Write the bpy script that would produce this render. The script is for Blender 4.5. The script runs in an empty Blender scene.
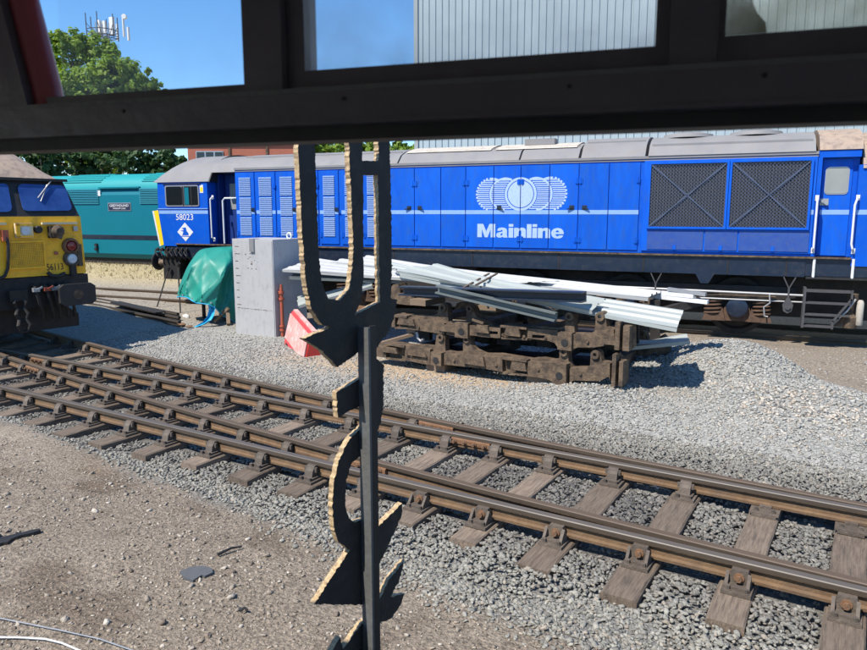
import bpy, bmesh, math, random
import numpy as np
from mathutils import Vector, Matrix, noise as mnoise
rad = math.radians
random.seed(7); rng = np.random.default_rng(11)
SC = bpy.context.scene
COL = SC.collection
# ---------------------------------------------------------------- camera, sky, sun, exposure
FPX, CAMH, YAW = 710.0, 2.38, rad(22.7)
PITCH = math.atan(113/FPX)
cF = Vector((-math.sin(YAW)*math.cos(PITCH), math.cos(YAW)*math.cos(PITCH), -math.sin(PITCH)))
cR = Vector((math.cos(YAW), math.sin(YAW), 0)); cU = cR.cross(cF); CAM = Vector((0, 0, CAMH))
cam_d = bpy.data.cameras.new('camera'); cam = bpy.data.objects.new('camera', cam_d); COL.objects.link(cam)
cam_d.sensor_fit = 'HORIZONTAL'; cam_d.sensor_width = 36; cam_d.lens = 36*FPX/867
cam_d.clip_start = 0.02; cam_d.clip_end = 3000
cam.matrix_world = Matrix((cR, cU, -cF)).transposed().to_4x4(); cam.location = CAM
cam_d.dof.use_dof = True; cam_d.dof.focus_distance = 9.0; cam_d.dof.aperture_fstop = 12
SC.camera = cam
SUN_AZ, SUN_EL = 26.0, 54.0            # shadows fall 28 deg clockwise of +Y
w = bpy.data.worlds.new('World'); SC.world = w; w.use_nodes = True
nt = w.node_tree; bg = nt.nodes['Background']; sky = nt.nodes.new('ShaderNodeTexSky')
sky.sky_type = 'NISHITA'; sky.sun_disc = False; sky.sun_elevation = rad(SUN_EL)
sky.sun_rotation = rad(180+SUN_AZ); sky.air_density = 1.0; sky.dust_density = 0.0; sky.ozone_density = 5.0; sky.altitude = 1200
hsv = nt.nodes.new('ShaderNodeHueSaturation'); hsv.inputs['Saturation'].default_value = 1.15; hsv.inputs['Hue'].default_value = .497; nt.links.new(sky.outputs[0], hsv.inputs['Color']); nt.links.new(hsv.outputs[0], bg.inputs[0]); bg.inputs[1].default_value = 0.15
sd = bpy.data.lights.new('sun', 'SUN'); sd.energy = 4.9; sd.angle = rad(0.5); sd.color = (1, .925, .82)
sun = bpy.data.objects.new('sun', sd); COL.objects.link(sun)
sdir = Vector((math.sin(rad(SUN_AZ))*math.cos(rad(SUN_EL)), math.cos(rad(SUN_AZ))*math.cos(rad(SUN_EL)), -math.sin(rad(SUN_EL))))
sun.rotation_euler = sdir.to_track_quat('-Z', 'Y').to_euler()
SC.view_settings.view_transform = 'Standard'; SC.view_settings.look = 'None'
SC.view_settings.exposure = 0.5; SC.view_settings.gamma = 1
# ---------------------------------------------------------------- where a point of the photograph lies
def ray(x, y): return cF + cR*((x-433.5)/FPX) - cU*((y-325)/FPX)
def ZP(x, y, z=0.0):
    r = ray(x, y); return CAM + r*((z-CAMH)/r.z)
def YP(x, y, Y):
    r = ray(x, y); return CAM + r*(Y/r.y)
def PP(x, y, p0, n):
    r = ray(x, y); return CAM + r*((p0-CAM).dot(n)/r.dot(n))
# ---------------------------------------------------------------- materials
def mat(name, c, c2=None, rough=.7, metal=0, scale=6, amt=.5, c3=None, s3=1.2, a3=.5, bump=0, bscale=40, spec=.5, stretch=None, detail=6, rnd=0):
    m = bpy.data.materials.new(name); m.use_nodes = True; t = m.node_tree; b = t.nodes['Principled BSDF']
    b.inputs['Roughness'].default_value = rough; b.inputs['Metallic'].default_value = metal
    b.inputs['Specular IOR Level'].default_value = spec
    tc = t.nodes.new('ShaderNodeTexCoord'); src = tc.outputs['Object']
    if stretch:
        mp = t.nodes.new('ShaderNodeMapping'); mp.inputs['Scale'].default_value = stretch
        t.links.new(src, mp.inputs[0]); src = mp.outputs[0]
    def noise(s, lo, hi):
        n = t.nodes.new('ShaderNodeTexNoise'); n.inputs['Scale'].default_value = s; n.inputs['Detail'].default_value = detail
        n.inputs['Roughness'].default_value = .65
        t.links.new(src, n.inputs['Vector']); r = t.nodes.new('ShaderNodeMapRange')
        r.inputs[1].default_value = lo; r.inputs[2].default_value = hi; t.links.new(n.outputs[0], r.inputs[0]); return r.outputs[0]
    def mix(f, a, bb, k):
        x = t.nodes.new('ShaderNodeMix'); x.data_type = 'RGBA'
        mu = t.nodes.new('ShaderNodeMath'); mu.operation = 'MULTIPLY'; mu.inputs[1].default_value = k
        t.links.new(f, mu.inputs[0]); t.links.new(mu.outputs[0], x.inputs[0])
        if hasattr(a, 'links'): t.links.new(a, x.inputs[6])
        else: x.inputs[6].default_value = (*a, 1)
        x.inputs[7].default_value = (*bb, 1); return x.outputs[2]
    out = c
    if c2: out = mix(noise(scale, .35, .65), out, c2, amt)
    if c3: out = mix(noise(s3, .5, .68), out, c3, a3)
    if rnd:
        oi = t.nodes.new('ShaderNodeObjectInfo'); mr = t.nodes.new('ShaderNodeMapRange'); mr.inputs[3].default_value = 1-rnd; mr.inputs[4].default_value = 1+rnd
        t.links.new(oi.outputs['Random'], mr.inputs[0]); vm = t.nodes.new('ShaderNodeVectorMath'); vm.operation = 'SCALE'
        if hasattr(out, 'links'): t.links.new(out, vm.inputs[0])
        else: vm.inputs[0].default_value = out
        t.links.new(mr.outputs[0], vm.inputs['Scale']); out = vm.outputs[0]
    if hasattr(out, 'links'): t.links.new(out, b.inputs['Base Color'])
    else: b.inputs['Base Color'].default_value = (*out, 1)
    if bump:
        bn = t.nodes.new('ShaderNodeBump'); bn.inputs['Strength'].default_value = bump; bn.inputs['Distance'].default_value = .02
        n = t.nodes.new('ShaderNodeTexNoise'); n.inputs['Scale'].default_value = bscale; n.inputs['Detail'].default_value = 5
        t.links.new(src, n.inputs['Vector']); t.links.new(n.outputs[0], bn.inputs['Height']); t.links.new(bn.outputs[0], b.inputs['Normal'])
    return m
def attr_mat(name, rough=.9, bump=0, bscale=60, vary=.5, vscale=30, isl=False, spec=.3):
    """colour from the mesh attribute 'tint' (what the thing is made of), broken up by noise"""
    m = bpy.data.materials.new(name); m.use_nodes = True; t = m.node_tree; b = t.nodes['Principled BSDF']
    b.inputs['Roughness'].default_value = rough; b.inputs['Specular IOR Level'].default_value = spec
    a = t.nodes.new('ShaderNodeAttribute'); a.attribute_name = 'tint'
    tc = t.nodes.new('ShaderNodeTexCoord')
    n = t.nodes.new('ShaderNodeTexNoise'); n.inputs['Scale'].default_value = vscale; n.inputs['Detail'].default_value = 8; n.inputs['Roughness'].default_value = .7
    t.links.new(tc.outputs['Object'], n.inputs['Vector'])
    r = t.nodes.new('ShaderNodeMapRange'); r.inputs[1].default_value = .3; r.inputs[2].default_value = .7
    r.inputs[3].default_value = 1-vary; r.inputs[4].default_value = 1+vary; t.links.new(n.outputs[0], r.inputs[0])
    vm = t.nodes.new('ShaderNodeVectorMath'); vm.operation = 'SCALE'
    t.links.new(a.outputs['Color'], vm.inputs[0]); t.links.new(r.outputs[0], vm.inputs['Scale']); t.links.new(vm.outputs[0], b.inputs['Base Color'])
    if bump:
        bn = t.nodes.new('ShaderNodeBump'); bn.inputs['Strength'].default_value = bump; bn.inputs['Distance'].default_value = .03
        n2 = t.nodes.new('ShaderNodeTexNoise'); n2.inputs['Scale'].default_value = bscale; n2.inputs['Detail'].default_value = 6
        t.links.new(tc.outputs['Object'], n2.inputs['Vector']); t.links.new(n2.outputs[0], bn.inputs['Height']); t.links.new(bn.outputs[0], b.inputs['Normal'])
    return m
def leaf_mat(name, c, c2):
    m = mat(name, c, c2, rough=.55, scale=1.1, amt=1.0, spec=.3); t = m.node_tree; b = t.nodes['Principled BSDF']
    tr = t.nodes.new('ShaderNodeBsdfTranslucent'); tr.inputs[0].default_value = (c2[0]*1.3, c2[1]*1.4, c2[2]*.6, 1)
    mx = t.nodes.new('ShaderNodeMixShader'); mx.inputs[0].default_value = .3
    t.links.new(b.outputs[0], mx.inputs[1]); t.links.new(tr.outputs[0], mx.inputs[2])
    t.links.new(mx.outputs[0], t.nodes['Material Output'].inputs[0]); return m
def glass_mat(name, dirt, dirtc, tintc=(.985, .992, 1)):
    m = bpy.data.materials.new(name); m.use_nodes = True; t = m.node_tree; b = t.nodes['Principled BSDF']
    b.inputs['Base Color'].default_value = (*dirtc, 1); b.inputs['Roughness'].default_value = .8
    tl_ = t.nodes.new('ShaderNodeBsdfTranslucent'); tl_.inputs[0].default_value = (*dirtc, 1); dm = t.nodes.new('ShaderNodeMixShader'); dm.inputs[0].default_value = .6; t.links.new(b.outputs[0], dm.inputs[1]); t.links.new(tl_.outputs[0], dm.inputs[2])
    tp = t.nodes.new('ShaderNodeBsdfTransparent'); tp.inputs[0].default_value = (*tintc, 1)
    gl = t.nodes.new('ShaderNodeBsdfGlossy'); gl.inputs['Roughness'].default_value = .03
    lw = t.nodes.new('ShaderNodeLayerWeight'); lw.inputs[0].default_value = .5; pw_ = t.nodes.new('ShaderNodeMath'); pw_.operation = 'POWER'; pw_.inputs[1].default_value = 5; t.links.new(lw.outputs['Facing'], pw_.inputs[0]); fr = t.nodes.new('ShaderNodeMath'); fr.operation = 'MULTIPLY_ADD'; fr.inputs[1].default_value = .8; fr.inputs[2].default_value = .03; t.links.new(pw_.outputs[0], fr.inputs[0])
    m1 = t.nodes.new('ShaderNodeMixShader'); t.links.new(fr.outputs[0], m1.inputs[0]); t.links.new(tp.outputs[0], m1.inputs[1]); t.links.new(gl.outputs[0], m1.inputs[2])
    tc = t.nodes.new('ShaderNodeTexCoord'); n = t.nodes.new('ShaderNodeTexNoise'); n.inputs['Scale'].default_value = 22; n.inputs['Detail'].default_value = 8
    t.links.new(tc.outputs['Object'], n.inputs['Vector'])
    sp = t.nodes.new('ShaderNodeSeparateXYZ'); t.links.new(tc.outputs['Object'], sp.inputs[0])
    r = t.nodes.new('ShaderNodeMapRange'); r.inputs[1].default_value = .10; r.inputs[2].default_value = 0.0; r.inputs[3].default_value = .06; r.inputs[4].default_value = 1
    t.links.new(sp.outputs['Z'], r.inputs[0])
    mu = t.nodes.new('ShaderNodeMath'); mu.operation = 'MULTIPLY'; t.links.new(n.outputs[0], mu.inputs[0]); t.links.new(r.outputs[0], mu.inputs[1])
    mu2 = t.nodes.new('ShaderNodeMath'); mu2.operation = 'MULTIPLY'; mu2.inputs[1].default_value = dirt; t.links.new(mu.outputs[0], mu2.inputs[0])
    m2 = t.nodes.new('ShaderNodeMixShader'); t.links.new(mu2.outputs[0], m2.inputs[0]); t.links.new(m1.outputs[0], m2.inputs[1]); t.links.new(dm.outputs[0], m2.inputs[2])
    t.links.new(m2.outputs[0], t.nodes['Material Output'].inputs[0]); return m
M = {}
M['blue'] = mat('blue paint', (.0015, .080, .50), (.002, .095, .56), .5, spec=.2, scale=1.5, amt=.8, c3=(.03, .12, .42), s3=5, a3=.35, bump=.06, bscale=3)
M['blue_door'] = mat('blue door paint', (.0015, .085, .52), (.003, .11, .60), .55, spec=.2, scale=2.2, amt=.9, c3=(.02, .095, .36), s3=4, a3=.6, bump=.10, bscale=4, stretch=(2.5, 2.5, .7), rnd=.07)
M['blue_dull'] = mat('faded blue paint', (.014, .06, .30), (.03, .085, .30), .6, scale=8, amt=.7, c3=(.06, .09, .2), s3=14, a3=.5)
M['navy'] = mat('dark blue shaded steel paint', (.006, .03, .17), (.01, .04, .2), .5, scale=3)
M['louvre'] = mat('louvre paint', (.10, .22, .50), (.17, .28, .52), .6, scale=20, amt=.7, c3=(.25, .30, .40), s3=30, a3=.6)
M['stripe'] = mat('pale stripe paint', (.24, .40, .70), (.20, .35, .64), .5, scale=8, c3=(.2, .3, .5), s3=12, a3=.4)
M['lettering'] = mat('white lettering paint', (.40, .52, .74), (.33, .46, .70), .5, scale=12, c3=(.2, .33, .58), s3=18, a3=.4)
M['white'] = mat('white paint', (.74, .75, .76), (.6, .6, .6), .5, scale=15, c3=(.4, .36, .3), s3=25, a3=.4)
M['roof'] = mat('grey roof paint', (.19, .188, .195), (.245, .24, .24), .7, scale=2.5, amt=.8, c3=(.20, .17, .15), s3=5, a3=.5)
M['roof_tan'] = mat('dusty tan roof', (.36, .27, .20), (.27, .22, .19), .8, scale=4, amt=.8, c3=(.13, .09, .07), s3=8, a3=.6)
M['roof_cream'] = mat('cream roof sheet', (.50, .46, .40), (.40, .36, .31), .8, scale=5, c3=(.22, .16, .12), s3=9, a3=.5)
M['solebar'] = mat('solebar black paint', (.008, .016, .034), (.018, .028, .05), .35, scale=3, amt=.6, c3=(.05, .05, .055), s3=9, a3=.4)
M['black'] = mat('black paint', (.012, .012, .013), (.03, .028, .026), .6, scale=8, amt=.6, bump=.1)
M['underframe'] = mat('oily underframe', (.010, .009, .009), (.03, .024, .02), .7, scale=6, amt=.7, c3=(.06, .045, .035), s3=9, a3=.4)
M['rust'] = mat('rust', (.16, .075, .035), (.25, .15, .085), .9, scale=14, amt=.8, c3=(.05, .03, .02), s3=7, a3=.6, bump=.4, bscale=80)
M['cast'] = mat('weathered cast steel', (.056, .038, .026), (.165, .115, .072), .85, scale=9, amt=1, c3=(.035, .026, .02), s3=7, a3=.85, bump=.5, bscale=50)
M['rail_side'] = mat('rail side', (.12, .072, .038), (.19, .118, .062), .85, scale=9, amt=.8, c3=(.09, .065, .05), s3=3, a3=.6, bump=.3, bscale=70)
M['rail_top'] = mat('worn rail head', (.105, .09, .076), (.065, .05, .038), .5, 0, scale=12, c3=(.13, .10, .08), s3=2.5, a3=.5, stretch=(.5, 8, 8))
M['rail_top_rust'] = mat('rusted rail head', (.085, .058, .038), (.13, .094, .062), .65, 0, scale=12, c3=(.12, .08, .06), s3=2.5, a3=.5, stretch=(.5, 8, 8))
M['head_side'] = mat('dark rail head side', (.06, .045, .033), (.10, .078, .056), .55, scale=9, c3=(.06, .045, .035), s3=3, a3=.6, stretch=(.6, 6, 6))
M['chair'] = mat('cast iron chair', (.08, .064, .052), (.145, .118, .092), .8, scale=16, amt=.8, c3=(.07, .045, .03), s3=7, a3=.5, bump=.3, bscale=60, rnd=.2)
M['sleeper'] = mat('weathered sleeper timber', (.138, .102, .075), (.235, .182, .135), .9, scale=7, amt=.95, c3=(.06, .05, .042), s3=5, a3=.75, bump=.5, bscale=22, stretch=(9, .8, 4), rnd=.28)
M['timber'] = mat('packing timber', (.22, .16, .11), (.14, .10, .07), .9, scale=8, stretch=(.8, 6, 6), bump=.4)
M['cladding'] = mat('pale green cladding', (.335, .365, .352), (.295, .325, .312), .5, scale=2.5, amt=.7, c3=(.33, .35, .33), s3=6, a3=.4)
M['cladding_white'] = mat('white cladding sheet', (.455, .465, .455), (.395, .405, .395), .5, scale=3, amt=.6, c3=(.36, .37, .34), s3=6, a3=.35)
M['cladding_dark'] = mat('grey green channel', (.11, .13, .13), (.15, .17, .165), .5, scale=5)
M['shed'] = mat('shed cladding', (.38, .455, .475), (.35, .42, .44), .55, scale=.7, amt=.6, c3=(.32, .38, .40), s3=2, a3=.4, stretch=(1, 1, .3))
M['brick'] = mat('red brick', (.36, .12, .075), (.30, .10, .07), .9, scale=3)
M['box_grey'] = mat('grey cabinet paint', (.40, .40, .405), (.37, .37, .375), .6, scale=3, amt=.7, c3=(.22, .21, .20), s3=10, a3=.35, stretch=(1, 1, .5))
M['orange'] = mat('orange red paint', (.40, .09, .045), (.32, .08, .045), .55, scale=10, c3=(.25, .13, .09), s3=12, a3=.4)
M['red_plastic'] = mat('red plastic', (.62, .05, .045), (.52, .04, .04), .4, scale=4)
M['pink_plastic'] = mat('sunlit faded red plastic', (.72, .26, .23), (.70, .42, .38), .5, scale=7, amt=.9, c3=(.78, .62, .58), s3=6, a3=.8)  # pale pink holds sunlight on the plastic as well as fading
M['tarp'] = mat('green tarpaulin', (.010, .20, .155), (.014, .25, .20), .5, scale=2.5, amt=.8, bump=.3, bscale=7)
M['blue_tarp'] = mat('light blue tarpaulin', (.02, .34, .62), (.04, .44, .66), .45, scale=5, bump=.4, bscale=14)
M['teal'] = mat('turquoise paint', (.001, .145, .195), (.001, .16, .215), .55, scale=1, spec=.25, c3=(.004, .14, .20), s3=3, a3=.3)
M['teal_roof'] = mat('turquoise roof paint', (.008, .28, .29), (.012, .26, .27), .5, scale=2)
M['yellow56'] = mat('weathered yellow', (.95, .51, .02), (.88, .46, .02), .6, scale=4, amt=.8, c3=(.32, .18, .04), s3=5, a3=.45)
M['yellow'] = mat('warning yellow', (.85, .62, .015), (.8, .55, .01), .5, scale=8)
M['olive'] = mat('grimy yellow mesh', (.36, .24, .05), (.25, .16, .04), .8, scale=7, c3=(.14, .09, .04), s3=6, a3=.6)
M['cream'] = mat('cream paint', (.70, .60, .36), (.58, .47, .26), .6, scale=12)
M['lens_white'] = mat('lamp glass', (.55, .62, .66), (.4, .46, .5), .1, scale=30)
M['lens_red'] = mat('red lamp glass', (.22, .02, .02), (.12, .01, .01), .12, scale=30)
M['glass_dark'] = mat('dark cab glass', (.010, .012, .014), rough=.06, spec=.6)
M['glass_blue'] = mat('windscreen glass', (.015, .045, .19), (.05, .12, .36), .07, scale=2.2, spec=.6)
M['glass_dusty'] = mat('dusty glass', (.30, .31, .29), (.24, .25, .24), .35, scale=4)
M['alu'] = mat('aluminium frame', (.45, .45, .46), (.35, .35, .36), .4, .6, scale=20)
M['steel'] = mat('galvanised steel', (.42, .42, .42), (.32, .32, .32), .45, .5, scale=12)
M['sign_face'] = mat('black painted plate', (.016, .015, .015), (.026, .024, .022), .7, scale=14, amt=.8, c3=(.07, .05, .04), s3=22, a3=.4, bump=.12, bscale=120)
M['sign_edge'] = mat('bare flame cut edge', (.58, .44, .25), (.32, .22, .12), .6, scale=130, amt=1, c3=(.12, .08, .06), s3=45, a3=.75)
M['post_grey'] = mat('grey post paint', (.11, .114, .114), (.085, .09, .09), .6, scale=25, bump=.2)
M['frame_black'] = mat('black window paint', (.075, .068, .082), (.10, .092, .108), .34, scale=10, amt=.8, c3=(.08, .07, .07), s3=7, a3=.5, bump=.12, bscale=25)
M['maroon'] = mat('maroon gloss paint', (.30, .065, .075), (.22, .05, .06), .3, scale=5)
M['cabin'] = mat('cabin interior boards', (.62, .58, .52), (.56, .52, .46), .7, scale=4)
M['sash_brown'] = mat('brown sash paint', (.055, .035, .03), (.04, .028, .026), .8, scale=12, spec=.2)
M['asphalt_scrap'] = mat('grey slate scrap', (.09, .095, .10), (.07, .072, .075), .8, scale=20)
M['bark'] = mat('bark', (.09, .065, .045), (.06, .045, .03), .95, scale=5, bump=.5, bscale=9)
M['leaf'] = leaf_mat('leaves', (.125, .205, .022), (.215, .31, .035))
M['leaf_dark'] = leaf_mat('dark leaves', (.035, .08, .03), (.065, .125, .042))
M['grass'] = mat('dry grass', (.34, .29, .16), (.25, .23, .10), .9, scale=3)
M['pane'] = glass_mat('window glass', .5, (.7, .76, .85))
M['pane_clear'] = glass_mat('clear window glass', .14, (.7, .76, .85))
M['grime'] = glass_mat('grime film', 1.5, (.42, .38, .27))
M['pane_dirty'] = glass_mat('grimy window glass', .95, (.80, .74, .52), (.97, .97, .93))
M['plate_navy'] = mat('nameplate', (.015, .02, .05), rough=.5)
M['mesh_wire'] = mat('blue grey wire', (.06, .085, .15), (.09, .11, .17), .6, scale=9)
M['fin'] = mat('sooty grey steel', (.055, .055, .06), (.085, .08, .078), .6, scale=9, c3=(.03, .028, .026), s3=12)
M['rust_dark'] = mat('dark rust', (.085, .05, .032), (.15, .085, .05), .9, scale=10, c3=(.03, .024, .02), s3=7, a3=.7, bump=.4, bscale=80)
# ---------------------------------------------------------------- mesh building and scene tree
class MB:
    def __init__(s): s.v = []; s.f = []; s.mi = []; s.sm = []
    def add(s, vs, fs, mi=0, smooth=False):
        o = len(s.v); s.v += [tuple(p) for p in vs]
        for f in fs: s.f.append([i+o for i in f]); s.mi.append(mi); s.sm.append(smooth)
        return s
    def box(s, a, b, mi=0):
        x0, y0, z0 = a; x1, y1, z1 = b
        return s.add([(x0,y0,z0),(x1,y0,z0),(x1,y1,z0),(x0,y1,z0),(x0,y0,z1),(x1,y0,z1),(x1,y1,z1),(x0,y1,z1)],
                     [(0,3,2,1),(4,5,6,7),(0,1,5,4),(1,2,6,5),(2,3,7,6),(3,0,4,7)], mi)
    def obox(s, c, ax, ay, az, mi=0):
        c, ax, ay, az = map(Vector, (c, ax, ay, az)); vs = []
        for k in (-1, 1):
            for i, j in ((-1,-1),(1,-1),(1,1),(-1,1)): vs.append(c+ax*i+ay*j+az*k)
        return s.add(vs, [(0,3,2,1),(4,5,6,7),(0,1,5,4),(1,2,6,5),(2,3,7,6),(3,0,4,7)], mi)
    def bar(s, p, q, w, h=None, mi=0):
        """square bar from p to q"""
        p, q = Vector(p), Vector(q); d = (q-p); L = d.length
        if L < 1e-6: return s
        d /= L; up = Vector((0,0,1)) if abs(d.z) < .95 else Vector((1,0,0)); a = d.cross(up).normalized(); b = a.cross(d)
        return s.obox((p+q)/2, d*(L/2), a*(w/2), b*((h or w)/2), mi)
    def tube(s, pts, r, n=8, mi=0, caps=True):
        pts = [Vector(p) for p in pts]; rs = r if isinstance(r, (list, tuple)) else [r]*len(pts); vs = []; fs = []; pa = None
        for i, p in enumerate(pts):
            d = (pts[min(i+1, len(pts)-1)]-pts[max(i-1, 0)]).normalized()
            if pa is None: up = Vector((0,0,1)) if abs(d.z) < .9 else Vector((1,0,0)); a = d.cross(up).normalized()
            else: a = (pa-d*pa.dot(d)).normalized()
            pa = a; b = d.cross(a)
            for k in range(n):
                t = 2*math.pi*k/n; vs.append(p+(a*math.cos(t)+b*math.sin(t))*rs[i])
        for i in range(len(pts)-1):
            for k in range(n): k2 = (k+1) % n; fs.append((i*n+k, i*n+k2, i*n+n+k2, i*n+n+k))
        s.add(vs, fs, mi, True)
        if caps:
            s.add(vs[:n], [tuple(range(n))[::-1]], mi); s.add(vs[-n:], [tuple(range(n))], mi)
        return s
    def cyl(s, p, q, r, n=16, mi=0): return s.tube([p, q], r, n, mi)
    def prism(s, poly, axis, d0, d1, mi=0, mi_side=None):
        """polygon of 2D points extruded along axis x (poly = y,z), y (poly = x,z) or z (poly = x,y)"""
        f = {'x': lambda u, v, d: (d, u, v), 'y': lambda u, v, d: (u, d, v), 'z': lambda u, v, d: (u, v, d)}[axis]
        return s.extr([Vector(f(u, v, d0)) for u, v in poly], Vector(f(0, 0, d1-d0)), mi=mi, mi_side=mi_side)
    def extr(s, loop, vec, holes=(), mi=0, mi_side=None):
        """planar loop (3D) with holes, extruded by vec"""
        if mi_side is None: mi_side = mi
        loop = [Vector(p) for p in loop]; vec = Vector(vec)
        loops = [loop]+[[Vector(p) for p in h] for h in holes]
        bm = bmesh.new(); es = []; idx = {}; allv = []
        for L in loops:
            vs = [bm.verts.new(p) for p in L]; allv += vs
            for i in range(len(vs)): es.append(bm.edges.new((vs[i], vs[(i+1) % len(vs)])))
        bm.verts.index_update()
        if len(loops) == 1 and len(loop) <= 4: tris = [tuple(range(len(loop)))]
        else:
            r = bmesh.ops.triangle_fill(bm, use_beauty=True, edges=es, normal=(0,0,0))
            bm.verts.index_update(); tris = [tuple(v.index for v in g.verts) for g in r['geom'] if isinstance(g, bmesh.types.BMFace)]
        bm.free()
        pts = [p for L in loops for p in L]; n = len(pts)
        def nrm(t): return (pts[t[1]]-pts[t[0]]).cross(pts[t[2]]-pts[t[0]])
        fs0 = []; 
        for t in tris:
            fs0.append(t if nrm(t).dot(vec) < 0 else t[::-1])
        s.add(pts, fs0, mi); s.add([p+vec for p in pts], [t[::-1] for t in fs0], mi)
        o = 0
        for L in loops:
            k = len(L); s.add(L+[p+vec for p in L], [(i, (i+1) % k, (i+1) % k+k, i+k) for i in range(k)], mi_side); o += k
        return s
    def lathe(s, c, prof, n=20, axis='z', mi=0):
        vs = []; c = Vector(c)
        for r, h in prof:
            for k in range(n):
                t = 2*math.pi*k/n; a, b = r*math.cos(t), r*math.sin(t)
                vs.append(c+Vector({'z': (a, b, h), 'x': (h, a, b), 'y': (a, h, b)}[axis]))
        m = len(prof); fs = [(i*n+k, i*n+(k+1) % n, i*n+n+(k+1) % n, i*n+n+k) for i in range(m-1) for k in range(n)]
        return s.add(vs, fs, mi, True)
    def build(s, name, mats, parent=None, world=False, tf=None, fix=True):
        me = bpy.data.meshes.new(name); vs = [Vector(p) for p in s.v]
        if tf is not None: vs = [tf @ p for p in vs]
        if world and parent is not None:
            iv = WM[parent.name].inverted(); vs = [iv @ p for p in vs]
        me.from_pydata([tuple(p) for p in vs], [], s.f)
        for m_ in (mats if isinstance(mats, (list, tuple)) else [mats]): me.materials.append(m_)
        me.polygons.foreach_set('material_index', s.mi); me.polygons.foreach_set('use_smooth', s.sm)
        if fix:
            bm = bmesh.new(); bm.from_mesh(me); bmesh.ops.remove_doubles(bm, verts=bm.verts, dist=1e-5)
            bmesh.ops.recalc_face_normals(bm, faces=bm.faces); bm.to_mesh(me); bm.free()
            if any(s.sm):
                try: me.set_sharp_from_angle(angle=rad(38))
                except Exception: pass
        me.update(); return obj(name, me, parent)
WM = {}
def obj(name, me, parent=None):
    o = bpy.data.objects.new(name, me); COL.objects.link(o); o.parent = parent
    if parent: KIDS.setdefault(parent.name, []).append(o)
    WM[o.name] = (WM[parent.name] if parent else Matrix.Identity(4)).copy(); return o
def tag(o, label=None, cat=None, group=None, kind=None):
    for k, v_ in (('label', label), ('category', cat), ('group', group), ('kind', kind)):
        if v_: o[k] = v_
    return o
def thing(name, label, cat, loc=(0,0,0), rz=0, group=None):
    o = bpy.data.objects.new(name, None); COL.objects.link(o); o.location = loc; o.rotation_euler = (0,0,rz)
    o.empty_display_size = .3; WM[o.name] = Matrix.Translation(loc) @ Matrix.Rotation(rz, 4, 'Z'); return tag(o, label, cat, group)
KIDS = {}
def kids(o): return KIDS.get(o.name, [])
def dup(root, loc, rz, label=None, parent=None):
    ch = {}
    def rec(o, par):
        c = o.copy(); COL.objects.link(c); c.parent = par
        if par: KIDS.setdefault(par.name, []).append(c)
        for k in kids(o): rec(k, c)
        return c
    r = rec(root, parent or root.parent); r.location = loc; r.rotation_euler = (0,0,rz)
    if label: r['label'] = label
    WM[r.name] = Matrix.Translation(loc) @ Matrix.Rotation(rz, 4, 'Z'); return r
HEAVY = {'M': (1.10, [(0,0),(0,1),(.34,1),(.525,.46),(.71,1),(1.05,1),(1.05,0),(.78,0),(.78,.60),(.61,0),(.44,0),(.27,.60),(.27,0)], []),
 'i': (.31, [(0,0),(0,.72),(.26,.72),(.26,0)], None), 'l': (.31, [(0,0),(0,1),(.26,1),(.26,0)], []),
 'n': (.72, [(0,0),(0,.72),(.24,.72),(.24,.64),(.31,.71),(.44,.74),(.56,.72),(.64,.64),(.67,.52),(.67,0),(.41,0),(.41,.46),(.385,.525),(.33,.54),(.28,.5),(.26,.42),(.26,0)], []),
 'e': (.72, [(.69,.30),(.25,.30),(.26,.22),(.31,.14),(.38,.135),(.43,.21),(.675,.21),(.61,.07),(.5,0),(.34,-.02),(.18,.02),(.06,.14),(0,.36),(.04,.54),(.15,.68),(.34,.74),(.53,.7),(.64,.58),(.69,.42)], [[(.25,.43),(.28,.53),(.35,.575),(.41,.53),(.435,.43)]]),
 'a': (.72, [(.06,.50),(.09,.62),(.17,.71),(.34,.74),(.5,.71),(.6,.63),(.63,.5),(.63,.12),(.67,0),(.42,0),(.39,.07),(.3,0),(.18,-.02),(.06,.03),(0,.16),(.04,.3),(.14,.38),(.3,.42),(.37,.46),(.37,.52),(.32,.57),(.28,.55),(.26,.49)], [[(.37,.33),(.29,.29),(.25,.22),(.27,.15),(.32,.14),(.37,.2)]])}
def heavy_text(txt, width, height, depth=.002):
    b = MB(); x = 0; tot = sum(HEAVY[c][0] for c in txt)-.05; sx = width/tot
    for c in txt:
        adv, L, H = HEAVY[c]; f = lambda q: [Vector(((x+p[0])*sx, 0, p[1]*height)) for p in q]
        b.extr(f(L), Vector((0, depth, 0)), holes=[f(h) for h in (H or [])])
        if H is None: b.extr(f([(0,.80),(0,1),(.26,1),(.26,.80)]), Vector((0, depth, 0)))
        x += adv
    return b.v, b.f
def text_mesh(txt, size, thick, offset, width=None, height=None, shear=0):
    """flat print: lettering as a thin mesh in the XZ plane, origin at its lower left"""
    c = bpy.data.curves.new('t', 'FONT'); c.body = txt; c.size = size; c.offset = offset; c.extrude = thick; c.shear = shear
    c.resolution_u = 4; o = bpy.data.objects.new('t', c); COL.objects.link(o); dg = bpy.context.evaluated_depsgraph_get()
    me = bpy.data.meshes.new_from_object(o.evaluated_get(dg)); bpy.data.objects.remove(o); bpy.data.curves.remove(c)
    v_ = np.array([p.co for p in me.vertices]); lo, hi = v_.min(0), v_.max(0)
    sx = (width/(hi[0]-lo[0])) if width else 1; sz = (height/(hi[1]-lo[1])) if height else sx
    vs = [((p[0]-lo[0])*sx, -(p[2]-lo[2]), (p[1]-lo[1])*sz) for p in v_]
    fs = [tuple(p.vertices) for p in me.polygons]; bpy.data.meshes.remove(me); return vs, fs
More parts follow.
